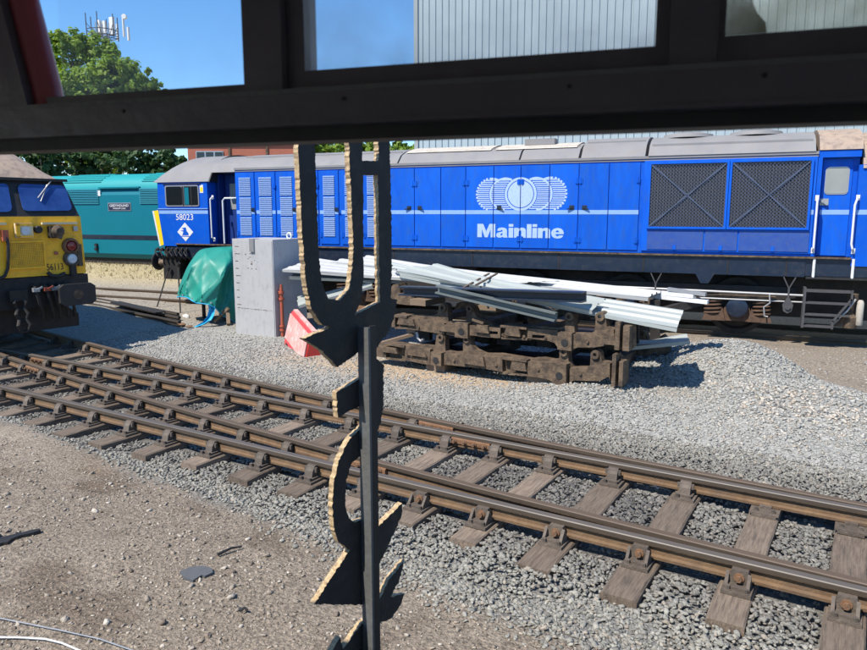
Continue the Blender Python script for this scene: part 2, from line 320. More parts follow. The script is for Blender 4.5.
# ---------------------------------------------------------------- ground
TA = rad(-8.9); TU = Vector((math.cos(TA), math.sin(TA), 0)); TV = Vector((-TU.y, TU.x, 0)); ZT = -.10      # track frame: s along, t across
TC, TS = math.cos(TA), math.sin(TA)
def st(x, y): return x*TC+y*TS, -x*TS+y*TC
def xy(s, t): return s*TC-t*TS, s*TS+t*TC
def sm(a, b, x): k = np.clip((x-a)/(b-a), 0, 1); return k*k*(3-2*k)
def vnoise(x, y, f, seed=0):
    """cheap smooth value noise on numpy arrays, about -1..1"""
    x = np.asarray(x, float)*f+seed*17.3; y = np.asarray(y, float)*f+seed*9.1
    xi, yi = np.floor(x), np.floor(y); fx, fy = x-xi, y-yi
    h = lambda a, b: np.modf(np.abs(np.sin(a*127.1+b*311.7+seed*74.7)*43758.5453))[0]
    ux, uy = fx*fx*(3-2*fx), fy*fy*(3-2*fy)
    return 2*((h(xi,yi)*(1-ux)+h(xi+1,yi)*ux)*(1-uy)+(h(xi,yi+1)*(1-ux)+h(xi+1,yi+1)*ux)*uy)-1
def heap(x, y):
    a = .47*np.exp(-(((x-.15)/np.where(x > .15, 1.0, 1.3))**2+((y-12.0)/1.05)**2))
    b = .30*np.exp(-(((x-.9)/1.5)**2+((y-10.2)/1.2)**2))
    c = .20*np.exp(-(((x+1.6)/1.2)**2+((y-9.6)/.9)**2))
    d = ((x-.35)*2.5+(y-13.5)*1.5)/2.92
    return (np.maximum(np.maximum(a*1.12, b), c)+.12*np.minimum(a, b))*(1-sm(-.35, .25, d+.06*vnoise(x, y, 1.6, 31)))
EDGE_S, EDGE_T = [-14, -9.5, -6, -3.6, -2.4, -1.2, 1, 3], [4.75, 4.62, 4.36, 4.2, 4.0, 3.85, 3.6, 3.5]
def edge_t(s): return np.interp(s, EDGE_S, EDGE_T)
def gh(x, y):
    x = np.asarray(x, float); y = np.asarray(y, float); s, t = st(x, y)
    z = -.285-.085*sm(.0, .4, t-edge_t(s))*sm(8.5, 8.0, t)+.105*sm(8.2, 10.2, t)+.09*sm(12.0, 13.6, y)
    z = z+.04*sm(4.2, 3.2, t)                                   # the trodden yard lies a little above the bed
    z = z+.50*sm(17.5, 20.3, y)*sm(-12.0, -15.0, x)             # grassy bank in front of the turquoise locomotive
    z = z+.035*vnoise(x, y, .35, 1)*sm(8, 10, t)+.018*vnoise(x, y, 1.1, 2)+.008*vnoise(x, y, 3.1, 3)
    return z+heap(x, y)
def ground_tint(x, y):
    s, t = st(x, y); n1 = vnoise(x, y, .5, 4); n2 = vnoise(x, y, 1.7, 5); n3 = vnoise(x, y, 4.5, 6)
    def L(a, b, k): return a*(1-k[:, None])+np.array(b)*k[:, None]
    c = np.tile(np.array([.225, .186, .143]), (len(x), 1))               # trodden dirt
    c = L(c, (.30, .25, .195), sm(-.2, .7, n1+.5*n2)*.8); c = L(c, (.115, .085, .06), sm(.1, .8, n2+.6*n3)*.7)
    c = L(c, (.175, .12, .072), sm(.3, .9, vnoise(x, y, .8, 9)+.3*n3)*.5)
    bed = sm(-.12, .25, t-edge_t(s)+.16*n2)
    c = L(c, (.21, .205, .187), bed); c = L(c, (.13, .122, .112), bed*sm(4.6, 5.1, t)*sm(8.1, 7.4, t)*.8)
    far = sm(7.7, 8.5, t+.2*n2); c = L(c, (.31, .305, .28), far)
    sand = np.exp(-(((x+5.3)/2.4)**2+((y-10.5)/.55)**2))+.8*np.exp(-(((x+2.6)/2.0)**2+((y-10.1)/.3)**2)); c = L(c, (.42, .31, .20), np.clip(sand*1.1+.3*n2*sand, 0, 1)*.85)
    dl = ((x-.35)*2.5+(y-13.5)*1.5)/2.92+.06*vnoise(x, y, 1.6, 31)
    yard = np.maximum(sm(12.6, 13.6, y+.25*n1)*(heap(x, y) < .04), sm(.05, .2, dl)*(t > 9)); c = L(c, (.25, .205, .155), yard*.9); c = L(c, (.20, .168, .13), yard*sm(.2, .8, n2+.4*n1)*.7)
    left = sm(-10.5, -12.5, x)*sm(10, 11, t); c = L(c, (.33, .30, .25), left*.8)
    gr = sm(17.3, 19.3, y)*sm(-12, -14, x); c = L(c, (.40, .33, .18), gr*.85)
    return c
def grid(x0, x1, nx, y0, y1, ny):
    X, Y = np.meshgrid(np.linspace(x0, x1, nx), np.linspace(y0, y1, ny)); X, Y = X.ravel(), Y.ravel(); i = np.arange(nx*ny).reshape(ny, nx)
    return X, Y, np.stack([i[:-1,:-1], i[:-1,1:], i[1:,1:], i[1:,:-1]], -1).reshape(-1, 4)
def set_tint(me, c):
    a = me.attributes.new('tint', 'FLOAT_COLOR', 'POINT'); a.data.foreach_set('color', np.concatenate([c, np.ones((len(c), 1))], 1).astype('f').ravel())
def np_mesh(name, V, F, mats):
    me = bpy.data.meshes.new(name); k = F.shape[1]
    me.vertices.add(len(V)); me.vertices.foreach_set('co', V.astype('f').ravel())
    me.loops.add(F.size); me.loops.foreach_set('vertex_index', F.astype('i').ravel())
    me.polygons.add(len(F)); me.polygons.foreach_set('loop_start', np.arange(0, F.size, k, dtype='i'))
    for m_ in mats: me.materials.append(m_)
    me.update(calc_edges=True); me.validate(); return me
GX, GY, GF = grid(-24, 6, 260, 1.0, 24, 230)
# one sheet: the fine grid, welded into a ring of big faces that runs out to the horizon
GV = np.stack([GX, GY, gh(GX, GY)], 1)
nx, ny = 260, 230; i_ = np.arange(nx*ny).reshape(ny, nx)
border = list(i_[0, :])+list(i_[1:, -1])+list(i_[-1, -2::-1])+list(i_[-2:0:-1, 0]); nb = len(border); rings = []
cx, cy = -9.0, 12.5; base = len(GV); V2 = [GV]; F2 = [GF]; prev = np.array(border)
for k, f in enumerate((1.25, 2.2, 6, 25, 120)):
    P = GV[border].copy(); P[:, 0] = cx+(P[:, 0]-cx)*f; P[:, 1] = cy+(P[:, 1]-cy)*f; P[:, 2] = P[:, 2]*(.75 if k == 0 else .4)-(.05 if k == 0 else .12)
    V2.append(P); cur = np.arange(base, base+nb); base += nb
    F2.append(np.stack([prev, cur, np.roll(cur, -1), np.roll(prev, -1)], 1)); prev = cur
GV = np.concatenate(V2); GF = np.concatenate(F2)
M['ground'] = attr_mat('ground', .95, 1.0, 48, .70, 28)
gme = np_mesh('ground', GV, GF, [M['ground']]); set_tint(gme, ground_tint(GV[:, 0], GV[:, 1])); gme.polygons.foreach_set('use_smooth', np.ones(len(GF), dtype=bool))
tag(obj('ground', gme), 'trodden gravelly yard ground around the railway tracks', kind='structure')
def G(px, py, lift=0):
    p = ZP(px, py, -.2)
    for _ in range(4): p = ZP(px, py, float(gh(p.x, p.y))+lift)
    return p
# ---------------------------------------------------------------- turnout in the foreground
def sepf(s):
    s = np.asarray(s, float); v_ = .115-.028*s+.0046*s*s
    return np.where(s > 1.5, np.maximum(.083, .115-.028*1.5+.0046*2.25), v_)
tB = lambda s: 6.765+0*np.asarray(s, float)
tD = lambda s: 5.250+0*np.asarray(s, float)
RAILS = {'A': lambda s: tB(s)+sepf(s), 'B': tB, 'C': lambda s: tD(s)+sepf(s), 'D': tD}
PROF = [(-.033,-.147),(.033,-.147),(.034,-.124),(.012,-.112),(.0085,-.060),(.034,-.048),(.0375,-.040),(.0375,-.007),(.031,0),(-.031,0),(-.0375,-.007),(-.0375,-.040),(-.034,-.048),(-.0085,-.060),(-.012,-.112),(-.034,-.124)]
track = thing('railway_track', 'rusty bullhead turnout on dark timber sleepers crossing the foreground', 'railway track', (0, 0, ZT), TA)
def rail_mesh(path, mats, name, parent):
    b = MB(); n = len(PROF); vs = []; ms = []
    for i, (s, t) in enumerate(path):
        a = path[max(i-1, 0)]; c = path[min(i+1, len(path)-1)]; d = Vector((c[0]-a[0], c[1]-a[1], 0)).normalized(); nn = Vector((-d.y, d.x, 0))
        for y_, z_ in PROF: vs.append(Vector((s, t, z_))+nn*y_)
    for k in range(n):
        fs = [(i*n+k, i*n+(k+1) % n, i*n+n+(k+1) % n, i*n+n+k) for i in range(len(path)-1)]
        b.f += fs; b.mi += [1 if k in (7, 8, 9) else 2 if k in (6, 10) else 0]*len(fs); b.sm += [False]*len(fs)
    b.v = [tuple(p) for p in vs]; b.add(vs[:n], [tuple(range(n))]); b.add(vs[-n:], [tuple(range(n))[::-1]])
    return b.build(name, list(mats)+[M['head_side']], parent)
for key, f in RAILS.items():
    ss = np.concatenate([np.linspace(-45, -16, 8), np.linspace(-15, 2, 35), np.linspace(3, 14, 6)])
    if key in 'AC':
        hi = -16; path = [(float(s), float(f(s)) if s > hi else float(f(hi))+(s-hi)*(-.175)) for s in ss]
    else: path = [(float(s), float(f(s))) for s in ss]
    rail_mesh(path, [M['rail_side'], M['rail_top'] if key in 'BD' else M['rail_top_rust']], 'rail', track)
SL = [3.6, 2.9, 2.2, 1.47, .76, .05, -.63, -1.32, -2.01, -2.69, -3.32, -3.96, -4.62, -5.33, -6.08, -6.82, -7.55, -8.27, -9.03, -9.76, -10.5, -11.2, -11.95, -12.7, -13.4, -14.1, -14.8, -15.5, -16.2]
SLEEP = []
SZ = -.190                                                   # sleeper top below rail top
for i, s in enumerate(SL):
    b = MB(); t0 = float(np.interp(s, [-9.5, -8.5, -6.5, -3, -2.1, -1.3, -.6], [4.72, 4.68, 4.83, 4.85, 4.75, 4.6, 4.66]))+random.uniform(-.04, .04); t1 = float(RAILS['A'](min(s, 1)))+.48+random.uniform(-.05, .1); w_ = .128+random.uniform(-.006, .012)
    nseg = 10; tt = np.linspace(t0, t1, nseg+1); rows = []
    for k, t in enumerate(tt):
        j = random.uniform(-.004, .004); e = random.uniform(-.005, .005) + (.006 if k in (0, nseg) else 0)
        rows += [(s-w_+j, t, SZ-.13), (s+w_+j, t, SZ-.13), (s+w_+j, t, SZ-.012-e), (s+w_-.012+j, t, SZ-e), (s-w_+.012+j, t, SZ-e), (s-w_+j, t, SZ-.012-e)]
    fs = [(k*6+m, k*6+(m+1) % 6, k*6+6+(m+1) % 6, k*6+6+m) for k in range(nseg) for m in range(6)]
    b.add(rows, fs); b.add(rows[:6], [tuple(range(6))]); b.add(rows[-6:], [tuple(range(6))[::-1]])
    b.build('sleeper', M['sleeper'], track); SLEEP.append((s, t0, t1, w_))
def jaw(b, side, w0, w1, z1, reach, foot):
    pts = [(foot, SZ+.045), (reach, SZ+.05), (reach-.012, -.085), (reach-.05, z1), (.04, z1), (.036, -.12), (.036, SZ+.045)]
    for k, ww in ((0, w0),): 
        b.prism([(side*y, z) for y, z in pts], 'x', -ww/2, ww/2)
def chair_mesh(kind):
    b = MB(); lo = SZ+.003; hi = SZ+.046
    b.prism([(-.10,-.20),(.10,-.20),(.10,.20),(-.10,.20)], 'z', lo, lo+.022)
    if kind == 'single':
        b.box((-.075, -.15, lo+.022), (.075, .15, hi))
        jaw(b, -1, .10, .1, -.035, .125, .13); jaw(b, 1, .10, .1, -.04, .115, .12)
        b.obox((.0, -.078, -.075), (.075, .004, 0), (0, .012, 0), (0, 0, .024))           # timber key
    elif kind == 'bracket':
        b.box((-.085, -.16, lo+.022), (.085, .16, hi))
        b.prism([(-.075, SZ+.046), (.085, SZ+.046), (.062, -.045), (-.05, -.045)], 'y', -.085, -.037)
        b.prism([(-.16, SZ+.04), (-.085, SZ+.04), (-.085, -.06)], 'x', -.085, -.062); b.prism([(-.16, SZ+.04), (-.085, SZ+.04), (-.085, -.06)], 'x', .06, .083)
    else:
        b.box((-.12, -.19, lo+.022), (.12, .15, lo+.034)); b.box((-.05, -.075, lo+.034), (.05, -.035, -.125))
    return b
def hexbolt(b, c, r, h, axis='z'):
    c = Vector(c); ax = Vector((0, 0, 1)) if axis == 'z' else Vector((0, -1, 0)); b.cyl(c, c+ax*h*.25, r*1.5, 10); b.cyl(c+ax*h*.25, c+ax*h, r, 6)
PROTO = {}
def add_chair(kind, s, t, rz=0):
    if kind not in PROTO:
        o = chair_mesh(kind).build('rail_chair', M['chair'], track)
        bolts = {'single': [(.055, -.17, SZ+.02, 'z'), (-.055, -.17, SZ+.02, 'z')], 'bracket': [(-.06, -.17, SZ+.02, 'z'), (.06, -.17, SZ+.02, 'z'), (.004, -.085, -.10, 'y')], 'plate': [(-.07, -.13, SZ+.03, 'z'), (.07, -.13, SZ+.03, 'z')]}[kind]
        for x_, y_, z_, ax in bolts:
            bb = MB(); hexbolt(bb, (0, 0, 0), .024 if ax == 'y' else .019, .04, ax); bo = bb.build('bolt', M['rust'] if ax == 'y' else M['chair'], o); bo.location = (x_, y_, z_)
        PROTO[kind] = o; o.location = (s, t, 0); o.rotation_euler.z = rz
    else: dup(PROTO[kind], (s, t, 0), rz, parent=track)
for s in SL:
    if s < -14.5: continue
    sp = float(sepf(s)); j = lambda: random.uniform(-.012, .012); sl = -float(sepf(s-.1)-sepf(s+.1))/.2
    add_chair('bracket' if s > -3.6 else 'single', s+j(), 5.25)
    if sp > .30: add_chair('single', s+j(), 5.25+sp, sl)
    add_chair('plate' if s > -1.0 else 'single', s+j(), 6.765)
    if sp > .30: add_chair('single', s+j(), 6.765+sp, sl)
def fishplate(s, t, L, nb, sl=0):
    b = MB(); b.prism([(-.036,-.118),(-.012,-.102),(-.012,-.05),(-.034,-.042),(-.05,-.06),(-.05,-.105)], 'x', -L/2, L/2)
    o = b.build('fishplate', M['rust'], track); o.location = (s, t, 0); o.rotation_euler.z = sl
    for k in range(nb):
        bb = MB(); hexbolt(bb, (0,0,0), .02, .045, 'y'); bo = bb.build('bolt', M['rust'], o); bo.location = (-L/2+L*(k+.5)/nb, -.05, -.08)
fishplate(-4.30, 6.765+float(sepf(-4.3)), .50, 4, -.06); fishplate(-3.66, 6.765, .50, 4); fishplate(-4.22, 5.25+float(sepf(-4.2)), .55, 4, -.06)
fishplate(-12.2, 6.765, .5, 4); fishplate(-11.6, 5.25+float(sepf(-11.6)), .5, 4, -.13)
# ---------------------------------------------------------------- ballast: many loose stones, real geometry
def ico():
    p = (1+5**.5)/2; v_ = np.array([(-1,p,0),(1,p,0),(-1,-p,0),(1,-p,0),(0,-1,p),(0,1,p),(0,-1,-p),(0,1,-p),(p,0,-1),(p,0,1),(-p,0,-1),(-p,0,1)], float)
    v_ /= np.linalg.norm(v_[0])
    f = np.array([(0,11,5),(0,5,1),(0,1,7),(0,7,10),(0,10,11),(1,5,9),(5,11,4),(11,10,2),(10,7,6),(7,1,8),(3,9,4),(3,4,2),(3,2,6),(3,6,8),(3,8,9),(4,9,5),(2,4,11),(6,2,10),(8,6,7),(9,8,1)])
    return v_, f
IV, IF = ico(); VAR = []
for k in range(12):
    q = IV*(1+rng.uniform(-.42, .25, (12, 1)))+rng.normal(0, .14, (12, 3)); VAR.append(q*np.array([1.0, rng.uniform(.55, .9), rng.uniform(.34, .54)]))
VAR = np.array(VAR)
CV = np.array([(a, b_, c) for a in (-1, 1) for b_ in (-1, 1) for c in (-1, 1)], float)*.62
CF = np.array([(0,1,3),(0,3,2),(4,6,7),(4,7,5),(0,4,5),(0,5,1),(2,3,7),(2,7,6),(0,2,6),(0,6,4),(1,5,7),(1,7,3)])
CVAR = np.array([(CV*(1+rng.uniform(-.4, .3, (8, 1)))+rng.normal(0, .13, (8, 3)))*np.array([1.15, rng.uniform(.7, 1), rng.uniform(.4, .62)]) for _ in range(12)])
def stones(name, label, x, y, r, tint, m, sink=.15, z=None, cube=False):
    n = len(x); vi = rng.integers(0, 12, n); a = rng.uniform(0, 2*np.pi, n); tx, ty = rng.normal(0, .35, n), rng.normal(0, .35, n)
    VR, FR = (CVAR, CF) if cube else (VAR, IF); nvt = VR.shape[1]
    V = VR[vi]*r[:, None, None]
    ca, sa = np.cos(tx)[:, None], np.sin(tx)[:, None]; V = np.stack([V[:, :, 0], V[:, :, 1]*ca-V[:, :, 2]*sa, V[:, :, 1]*sa+V[:, :, 2]*ca], 2)
    ca, sa = np.cos(ty)[:, None], np.sin(ty)[:, None]; V = np.stack([V[:, :, 0]*ca+V[:, :, 2]*sa, V[:, :, 1], -V[:, :, 0]*sa+V[:, :, 2]*ca], 2)
    ca, sa = np.cos(a)[:, None], np.sin(a)[:, None]; V = np.stack([V[:, :, 0]*ca-V[:, :, 1]*sa, V[:, :, 0]*sa+V[:, :, 1]*ca, V[:, :, 2]], 2)
    zz = (gh(x, y) if z is None else z)+r*(.5-sink)
    V = V+np.stack([x, y, zz], 1)[:, None, :]
    F = (FR[None]+(np.arange(n)*nvt)[:, None, None]).reshape(-1, 3)
    me = np_mesh(name, V.reshape(-1, 3), F, [m]); set_tint(me, np.repeat(tint, nvt, 0)); return tag(obj(name, me), label, kind='stuff')
M['stone'] = attr_mat('ballast stone', .85, .5, 45, .25, 25)
def pick(n, pal, p): return np.array(pal)[rng.choice(len(pal), n, p=p)]*rng.uniform(.84, 1.16, (n, 1))
# (a) bed of the turnout
n = 92000; s = np.where(rng.random(92000) < .72, rng.uniform(-7, 2.4, 92000), rng.uniform(-14.5, -7, 92000)); t = rng.uniform(3.5, 8.35, n)
lo = edge_t(s)+.12*vnoise(s, t*0, .9, 21)+rng.normal(0, .09, n)
ok = t > lo
for (ss, a_, b_, ww) in SLEEP:
    on = (np.abs(s-ss) < ww+.012) & (t > a_-.01) & (t < b_); ok &= ~(on & (rng.random(n) > np.where(t > b_-.38, .5, .012)))
for f in RAILS.values(): ok &= np.abs(t-f(s)) > .055
ok &= ~((t > 6.86) & (t < 6.765+sepf(s)) & (sepf(s) < .2)); s, t = s[ok], t[ok]; n = len(s); x, y = xy(s, t)
r = rng.uniform(.013, .0285, n)*np.where(rng.random(n) < .06, 1.4, 1)
mid = np.exp(-(((t-6.0)/.75)**4))
tint = pick(n, [(.245,.238,.208),(.30,.29,.252),(.20,.193,.17),(.30,.265,.215)], [.4,.3,.2,.1])
drk = pick(n, [(.125,.12,.112),(.095,.09,.086),(.165,.155,.138),(.21,.195,.17)], [.4,.3,.2,.1])
k = np.clip(mid*(.85+.5*vnoise(x, y, 1.3, 7)), 0, 1)+.5*np.exp(-((t-7.75)/.35)**2)
nearrail = np.exp(-((t-5.0)/.22)**2)*.55; k = np.clip(k+nearrail, 0, 1)[:, None]
k = np.clip(k*.75+.35*k*(rng.random((n, 1)) < k), 0, 1); tint = tint*(1-k)+drk*k
zb = np.maximum(gh(x, y), ZT+SZ-.070+.030*sm(-7, -2, s)+.022*vnoise(x, y, 2.2, 8)-.05*sm(4.7, 4.1, t))
zb = np.minimum(zb, ZT-.150+np.where(t > 7.7, .1, 0))
stones('ballast', 'loose grey ballast stones between and beside the sleepers', x, y, r, tint, M['stone'], .26, zb)
# (b) pale gravel between the track and the stacked frames, and the heap on the right
n = 64000; s = rng.uniform(-13.5, 4.5, n); t = rng.uniform(7.9, 14.4, n); x, y = xy(s, t)
dens = np.clip(1.15-.9*sm(9.2, 10.4, t), .12, 1); hp = heap(x, y); dens = np.maximum(dens, sm(.03, .12, hp)); dens = np.where((x < -6) & (t > 10), dens*.6, dens)
sand = np.exp(-(((x+5.3)/2.4)**2+((y-10.5)/.55)**2)); dens = dens*(1-.75*np.clip(sand, 0, 1))
dl = ((x-.35)*2.5+(y-13.5)*1.5)/2.92+.06*vnoise(x, y, 1.6, 31); dens = dens*(1-.93*sm(.0, .25, dl)*(t > 9.3))
ok = (rng.random(n) < dens) & (y < 14.2) & (t > 7.75+sepf(s)*0.7-.1); x, y, s, t, hp = x[ok], y[ok], s[ok], t[ok], hp[ok]; n = len(x)
r = rng.uniform(.012, .027, n)+.012*sm(.05, .2, hp)*rng.random(n)
tint = pick(n, [(.335,.335,.31),(.385,.38,.35),(.28,.278,.258),(.38,.335,.27)], [.4,.3,.22,.08])
pk = pick(n, [(.46,.41,.345),(.43,.36,.29),(.49,.45,.39)], [.4,.3,.3]); pm = np.exp(-(((x-.8)/1.1)**2+((y-9.6)/.7)**2))*.75+np.exp(-(((x+1.0)/.4)**2+((y-10.6)/.5)**2))*.5
pm = pm*np.clip(.55+1.1*vnoise(x, y, 1.8, 12), 0, 1); tint = np.where(rng.random((n, 1)) < pm[:, None], pk, tint)
oil = np.exp(-((t-8.0)/.36)**2)*.75+.25*sm(.2, .7, vnoise(x, y, .9, 14)); tint = np.where(rng.random((n, 1)) < oil[:, None], pick(n, [(.20,.20,.20),(.15,.145,.14)], [.5,.5]), tint)
hk = hp > .06
stones('gravel', 'pale grey gravel strewn between the track and the stacked frames', x[~hk], y[~hk], r[~hk], tint[~hk], M['stone'], .28, cube=True)
stones('gravel_heap', 'low heap of pale crushed stone right of the stacked frames', x[hk], y[hk], r[hk], tint[hk], M['stone'], .25, cube=True)
# (c) small stones trodden into the yard in front, and beyond the frames
n = 60000; x = rng.uniform(-11, 1.5, n); y = rng.uniform(2.0, 7.5, n); s, t = st(x, y); ok = (t < 4.25) & (vnoise(x, y, 1.4, 15)+.6*vnoise(x, y, 4, 16) > rng.uniform(-1.3, .9, n)); x, y = x[ok], y[ok]; n = len(x)
r = np.minimum(.003+rng.exponential(.0050, n), .036)
stones('yard_stones', 'small brown stones trodden into the yard', x, y, r, pick(n, [(.30,.255,.205),(.38,.335,.28),(.18,.145,.115),(.46,.41,.345)], [.4,.25,.22,.13]), M['stone'], .32, cube=True)
n = 6000; x = rng.uniform(-20, 4, n); y = rng.uniform(11.5, 20, n); ok = (heap(x, y) < .05) & ((y < 14.5) | (x < -14)); x, y = x[ok], y[ok]; n = len(x)
stones('far_stones', 'scattered pale stones on the ground before the blue locomotive', x, y, rng.uniform(.008, .024, n), pick(n, [(.36,.34,.30),(.30,.27,.23),(.42,.40,.37)], [.4,.35,.25]), M['stone'], .3, cube=True)
# ---------------------------------------------------------------- blue diesel locomotive
D = 14.63; DW = 2.72; DB = D+DW
L58 = thing('diesel_locomotive', 'long bright blue diesel locomotive with grey roof, lettered Mainline and numbered 58023', 'locomotive', (-14.13, D+DW/2, 0))
def P(b, name, m, parent=None, **k): return b.build(name, m, parent or L58, world=True, **k)
XA, XB = -11.44, 1.33               # engine-room body
b = MB(); b.box((XA, D, 1.58), (XB, DB, 3.40)); P(b, 'body', M['blue'])
def roofprof(z0, zc, over=.0):
    ys = np.linspace(-1, 1, 15); return [(D+DW/2+(DW/2+over)*y, z0+(zc-z0)*(1-abs(y)**2.3)**.62 if abs(y) < 1 else z0) for y in ys]
def roofpanel(x0, x1, z0, zc, m, over=.02, ribs=()):
    b = MB(); pr_ = roofprof(z0, zc, over); n = len(pr_)
    v = [(x0, y, z) for y, z in pr_]+[(x1, y, z) for y, z in pr_]; b.add(v, [(i, i+1, n+i+1, n+i) for i in range(n-1)], 0, True)
    b.add([(x0, y, z) for y, z in pr_], [tuple(range(n))]); b.add([(x1, y, z) for y, z in pr_], [tuple(range(n))[::-1]])
    o = P(b, 'roof_panel', m)
    for fy in ribs:
        bb = MB(); y, z = pr_[fy]; bb.box((x0+.05, y-.02, z-.03), (x1-.05, y+.02, z+.022)); P(bb, 'roof_rib', m, o)
    return o
roofpanel(-11.40, -7.0, 3.45, 3.84, M['roof'], .01, (2,))
roofpanel(-6.96, -4.2, 3.45, 3.84, M['roof'], .01, (2,))
roofpanel(-4.16, -2.96, 3.45, 3.84, M['roof'], .01, (2,))
roofpanel(-2.90, -1.66, 3.45, 3.92, M['roof'], .03, (2,))
roofpanel(-1.60, 1.28, 3.45, 3.90, M['roof'], .05, (1,))
roofpanel(1.34, 2.02, 3.47, 3.93, M['roof_tan'], .02)
for x0, x1 in ((-6.9, -4.9), (-4.8, -3.05)):            # cream cover sheets on the roof
    b = MB(); pr_ = roofprof(3.45, 3.84, .01)[1:8]; pr_[0] = ((pr_[0][0]+pr_[1][0])/2, (pr_[0][1]+pr_[1][1])/2); n = len(pr_); b.add([(x, y-.01, z+.018+.006*math.sin(i*2.1)) for x in (x0, x1) for i, (y, z) in enumerate(pr_)], [(i, i+1, n+i+1, n+i) for i in range(n-1)], 0, True); P(b, 'roof_sheet', M['roof_cream'])
b = MB(); b.box((-4.25, D+.62, 3.80), (-3.6, D+.9, 3.93)); P(b, 'roof_vent', M['roof'])
for xx in (-.95, .3):
    b = MB(); b.lathe((xx, D+1.0, 3.84), [(0, .12), (.3, .11), (.47, .07), (.5, 0)], 24); fan = P(b, 'roof_fan', M['roof'])
b = MB(); b.box((XA, D-.035, 3.40), (XB, D+.0, 3.45)); b.box((XA, D-.02, 3.36), (XB, D, 3.385)); P(b, 'cantrail', M['roof'])
# --- doors of the engine room
dx = [-7.24, -6.57, -5.94, -5.36, -4.73, -4.14, -3.53, -2.93, -2.33, -1.73]
louv = [(-11.42, -10.86), (-10.83, -10.25), (-10.22, -9.66), (-9.63, -9.05), (-9.02, -8.50), (-8.44, -7.90), (-7.86, -7.29)]
GAP = .009
def hinge(o, x, z):
    b = MB(); b.box((x-.035, D-.036, z-.05), (x+.035, D-.0225, z+.05)); b.cyl((x, D-.036, z-.06), (x, D-.036, z+.06), .012, 8); P(b, 'hinge', M['blue_door'], o)
def handle(o, x, z, flip=1):
    b = MB(); b.box((x-.05, D-.032, z-.045), (x+.05, D-.0225, z+.045)); b.bar((x-.03*flip, D-.05, z+.01), (x+.09*flip, D-.06, z-.035), .022); b.cyl((x, D-.02, z), (x, D-.06, z), .018, 8); P(b, 'handle', M['solebar'], o)
def stripe(o, x0, x1, yo=.0225):
    b = MB(); b.box((x0, D-yo-.003, 2.335), (x1, D-yo, 2.42)); P(b, 'stripe', M['stripe'], o)
spans = []
for i in range(len(dx)-1): spans.append((dx[i]+GAP, dx[i+1]-GAP, None, i))
for a, c in louv: spans.append((a+GAP, c-GAP, 'louvre', 0))
DOOR = {}
for a, c, kind, i in spans:
    b = MB(); b.box((a, D-.0225, 1.635), (c, D+.01, 3.335)); o = P(b, 'door', M['blue_door']); stripe(o, a, c)
    if kind:
        b = MB(); lx0, lx1 = a+.10, c-.10
        for q in range(3):                                    # three louvre sections, one above the other
            z0, z1 = 1.80+q*.48, 1.80+q*.48+.455
            b.box((lx0, D-.0275, z0), (lx1, D-.022, z0+.012)); b.box((lx0, D-.0275, z1-.012), (lx1, D-.022, z1)); 
            b.box(((lx0+lx1)/2-.009, D-.034, z0), ((lx0+lx1)/2+.009, D-.022, z1))
            for z in np.arange(z0+.02, z1-.02, .034): b.add([(lx0, D-.024, z+.026), (lx1, D-.024, z+.026), (lx1, D-.042, z), (lx0, D-.042, z)], [(0, 1, 2, 3)])
        P(b, 'louvre', M['louvre'], o)
        handle(o, c-.06, 2.44) if (spans.index((a, c, kind, i)) % 2) else hinge(o, c-.02, 3.0)
        hinge(o, a+.02, 1.85)
    else:
        hinge(o, (a+.03 if i in (1, 3, 5, 7) else c-.03), 3.0); hinge(o, (a+.03 if i in (1, 3, 5, 7) else c-.03), 1.82)
        if i in (0, 1, 4, 6, 7): handle(o, a+.12 if i in (1, 4, 7) else c-.12, 2.47, -1 if i in (0, 6) else 1)
# --- "Mainline" and the roundel, printed flat on the doors (broken at the door joints)
def split_at(vs, fs, cuts):
    bm = bmesh.new(); bv = [bm.verts.new(p) for p in vs]
    for f in fs:
        try: bm.faces.new([bv[i] for i in f])
        except ValueError: pass
    for c in cuts:
        for x in (c-GAP, c+GAP): bmesh.ops.bisect_plane(bm, geom=bm.verts[:]+bm.edges[:]+bm.faces[:], plane_co=(x, 0, 0), plane_no=(1, 0, 0))
    kill = [f for f in bm.faces if any(abs(f.calc_center_median().x-c) < GAP for c in cuts)]
    bmesh.ops.delete(bm, geom=kill, context='FACES'); bm.verts.index_update()
    v2 = [tuple(v.co) for v in bm.verts]; f2 = [tuple(v.index for v in f.verts) for f in bm.faces]; bm.free(); return v2, f2
vs, fs = heavy_text('Mainline', 1.87, .285)
vs = [(p[0]-5.085, D-.0255+p[1], p[2]+1.845) for p in vs]; vs, fs = split_at(vs, fs, dx); b = MB(); b.add(vs, fs); P(b, 'lettering', M['lettering'], fix=False)
CX, CZ = -4.14, 2.75
def disc(cx, r, n=40): return [(cx+r*math.cos(2*math.pi*k/n), CZ+r*math.sin(2*math.pi*k/n)) for k in range(n)]
def ring(b, cx, r0, r1, y, a0=0, a1=2*math.pi, n=40, mi=0):
    v = []
    for k in range(n+1):
        t = a0+(a1-a0)*k/n; v += [(cx+r0*math.cos(t), y, CZ+r0*math.sin(t)), (cx+r1*math.cos(t), y, CZ+r1*math.sin(t))]
    b.add(v, [(2*k, 2*k+1, 2*k+3, 2*k+2) for k in range(n)], mi)
bl = MB(); YL = D-.0265
bl.add([(x, YL, z) for x, z in disc(CX, .275)], [tuple(range(40))[::-1]]); ring(bl, CX, .292, .345, YL)
R0 = .325
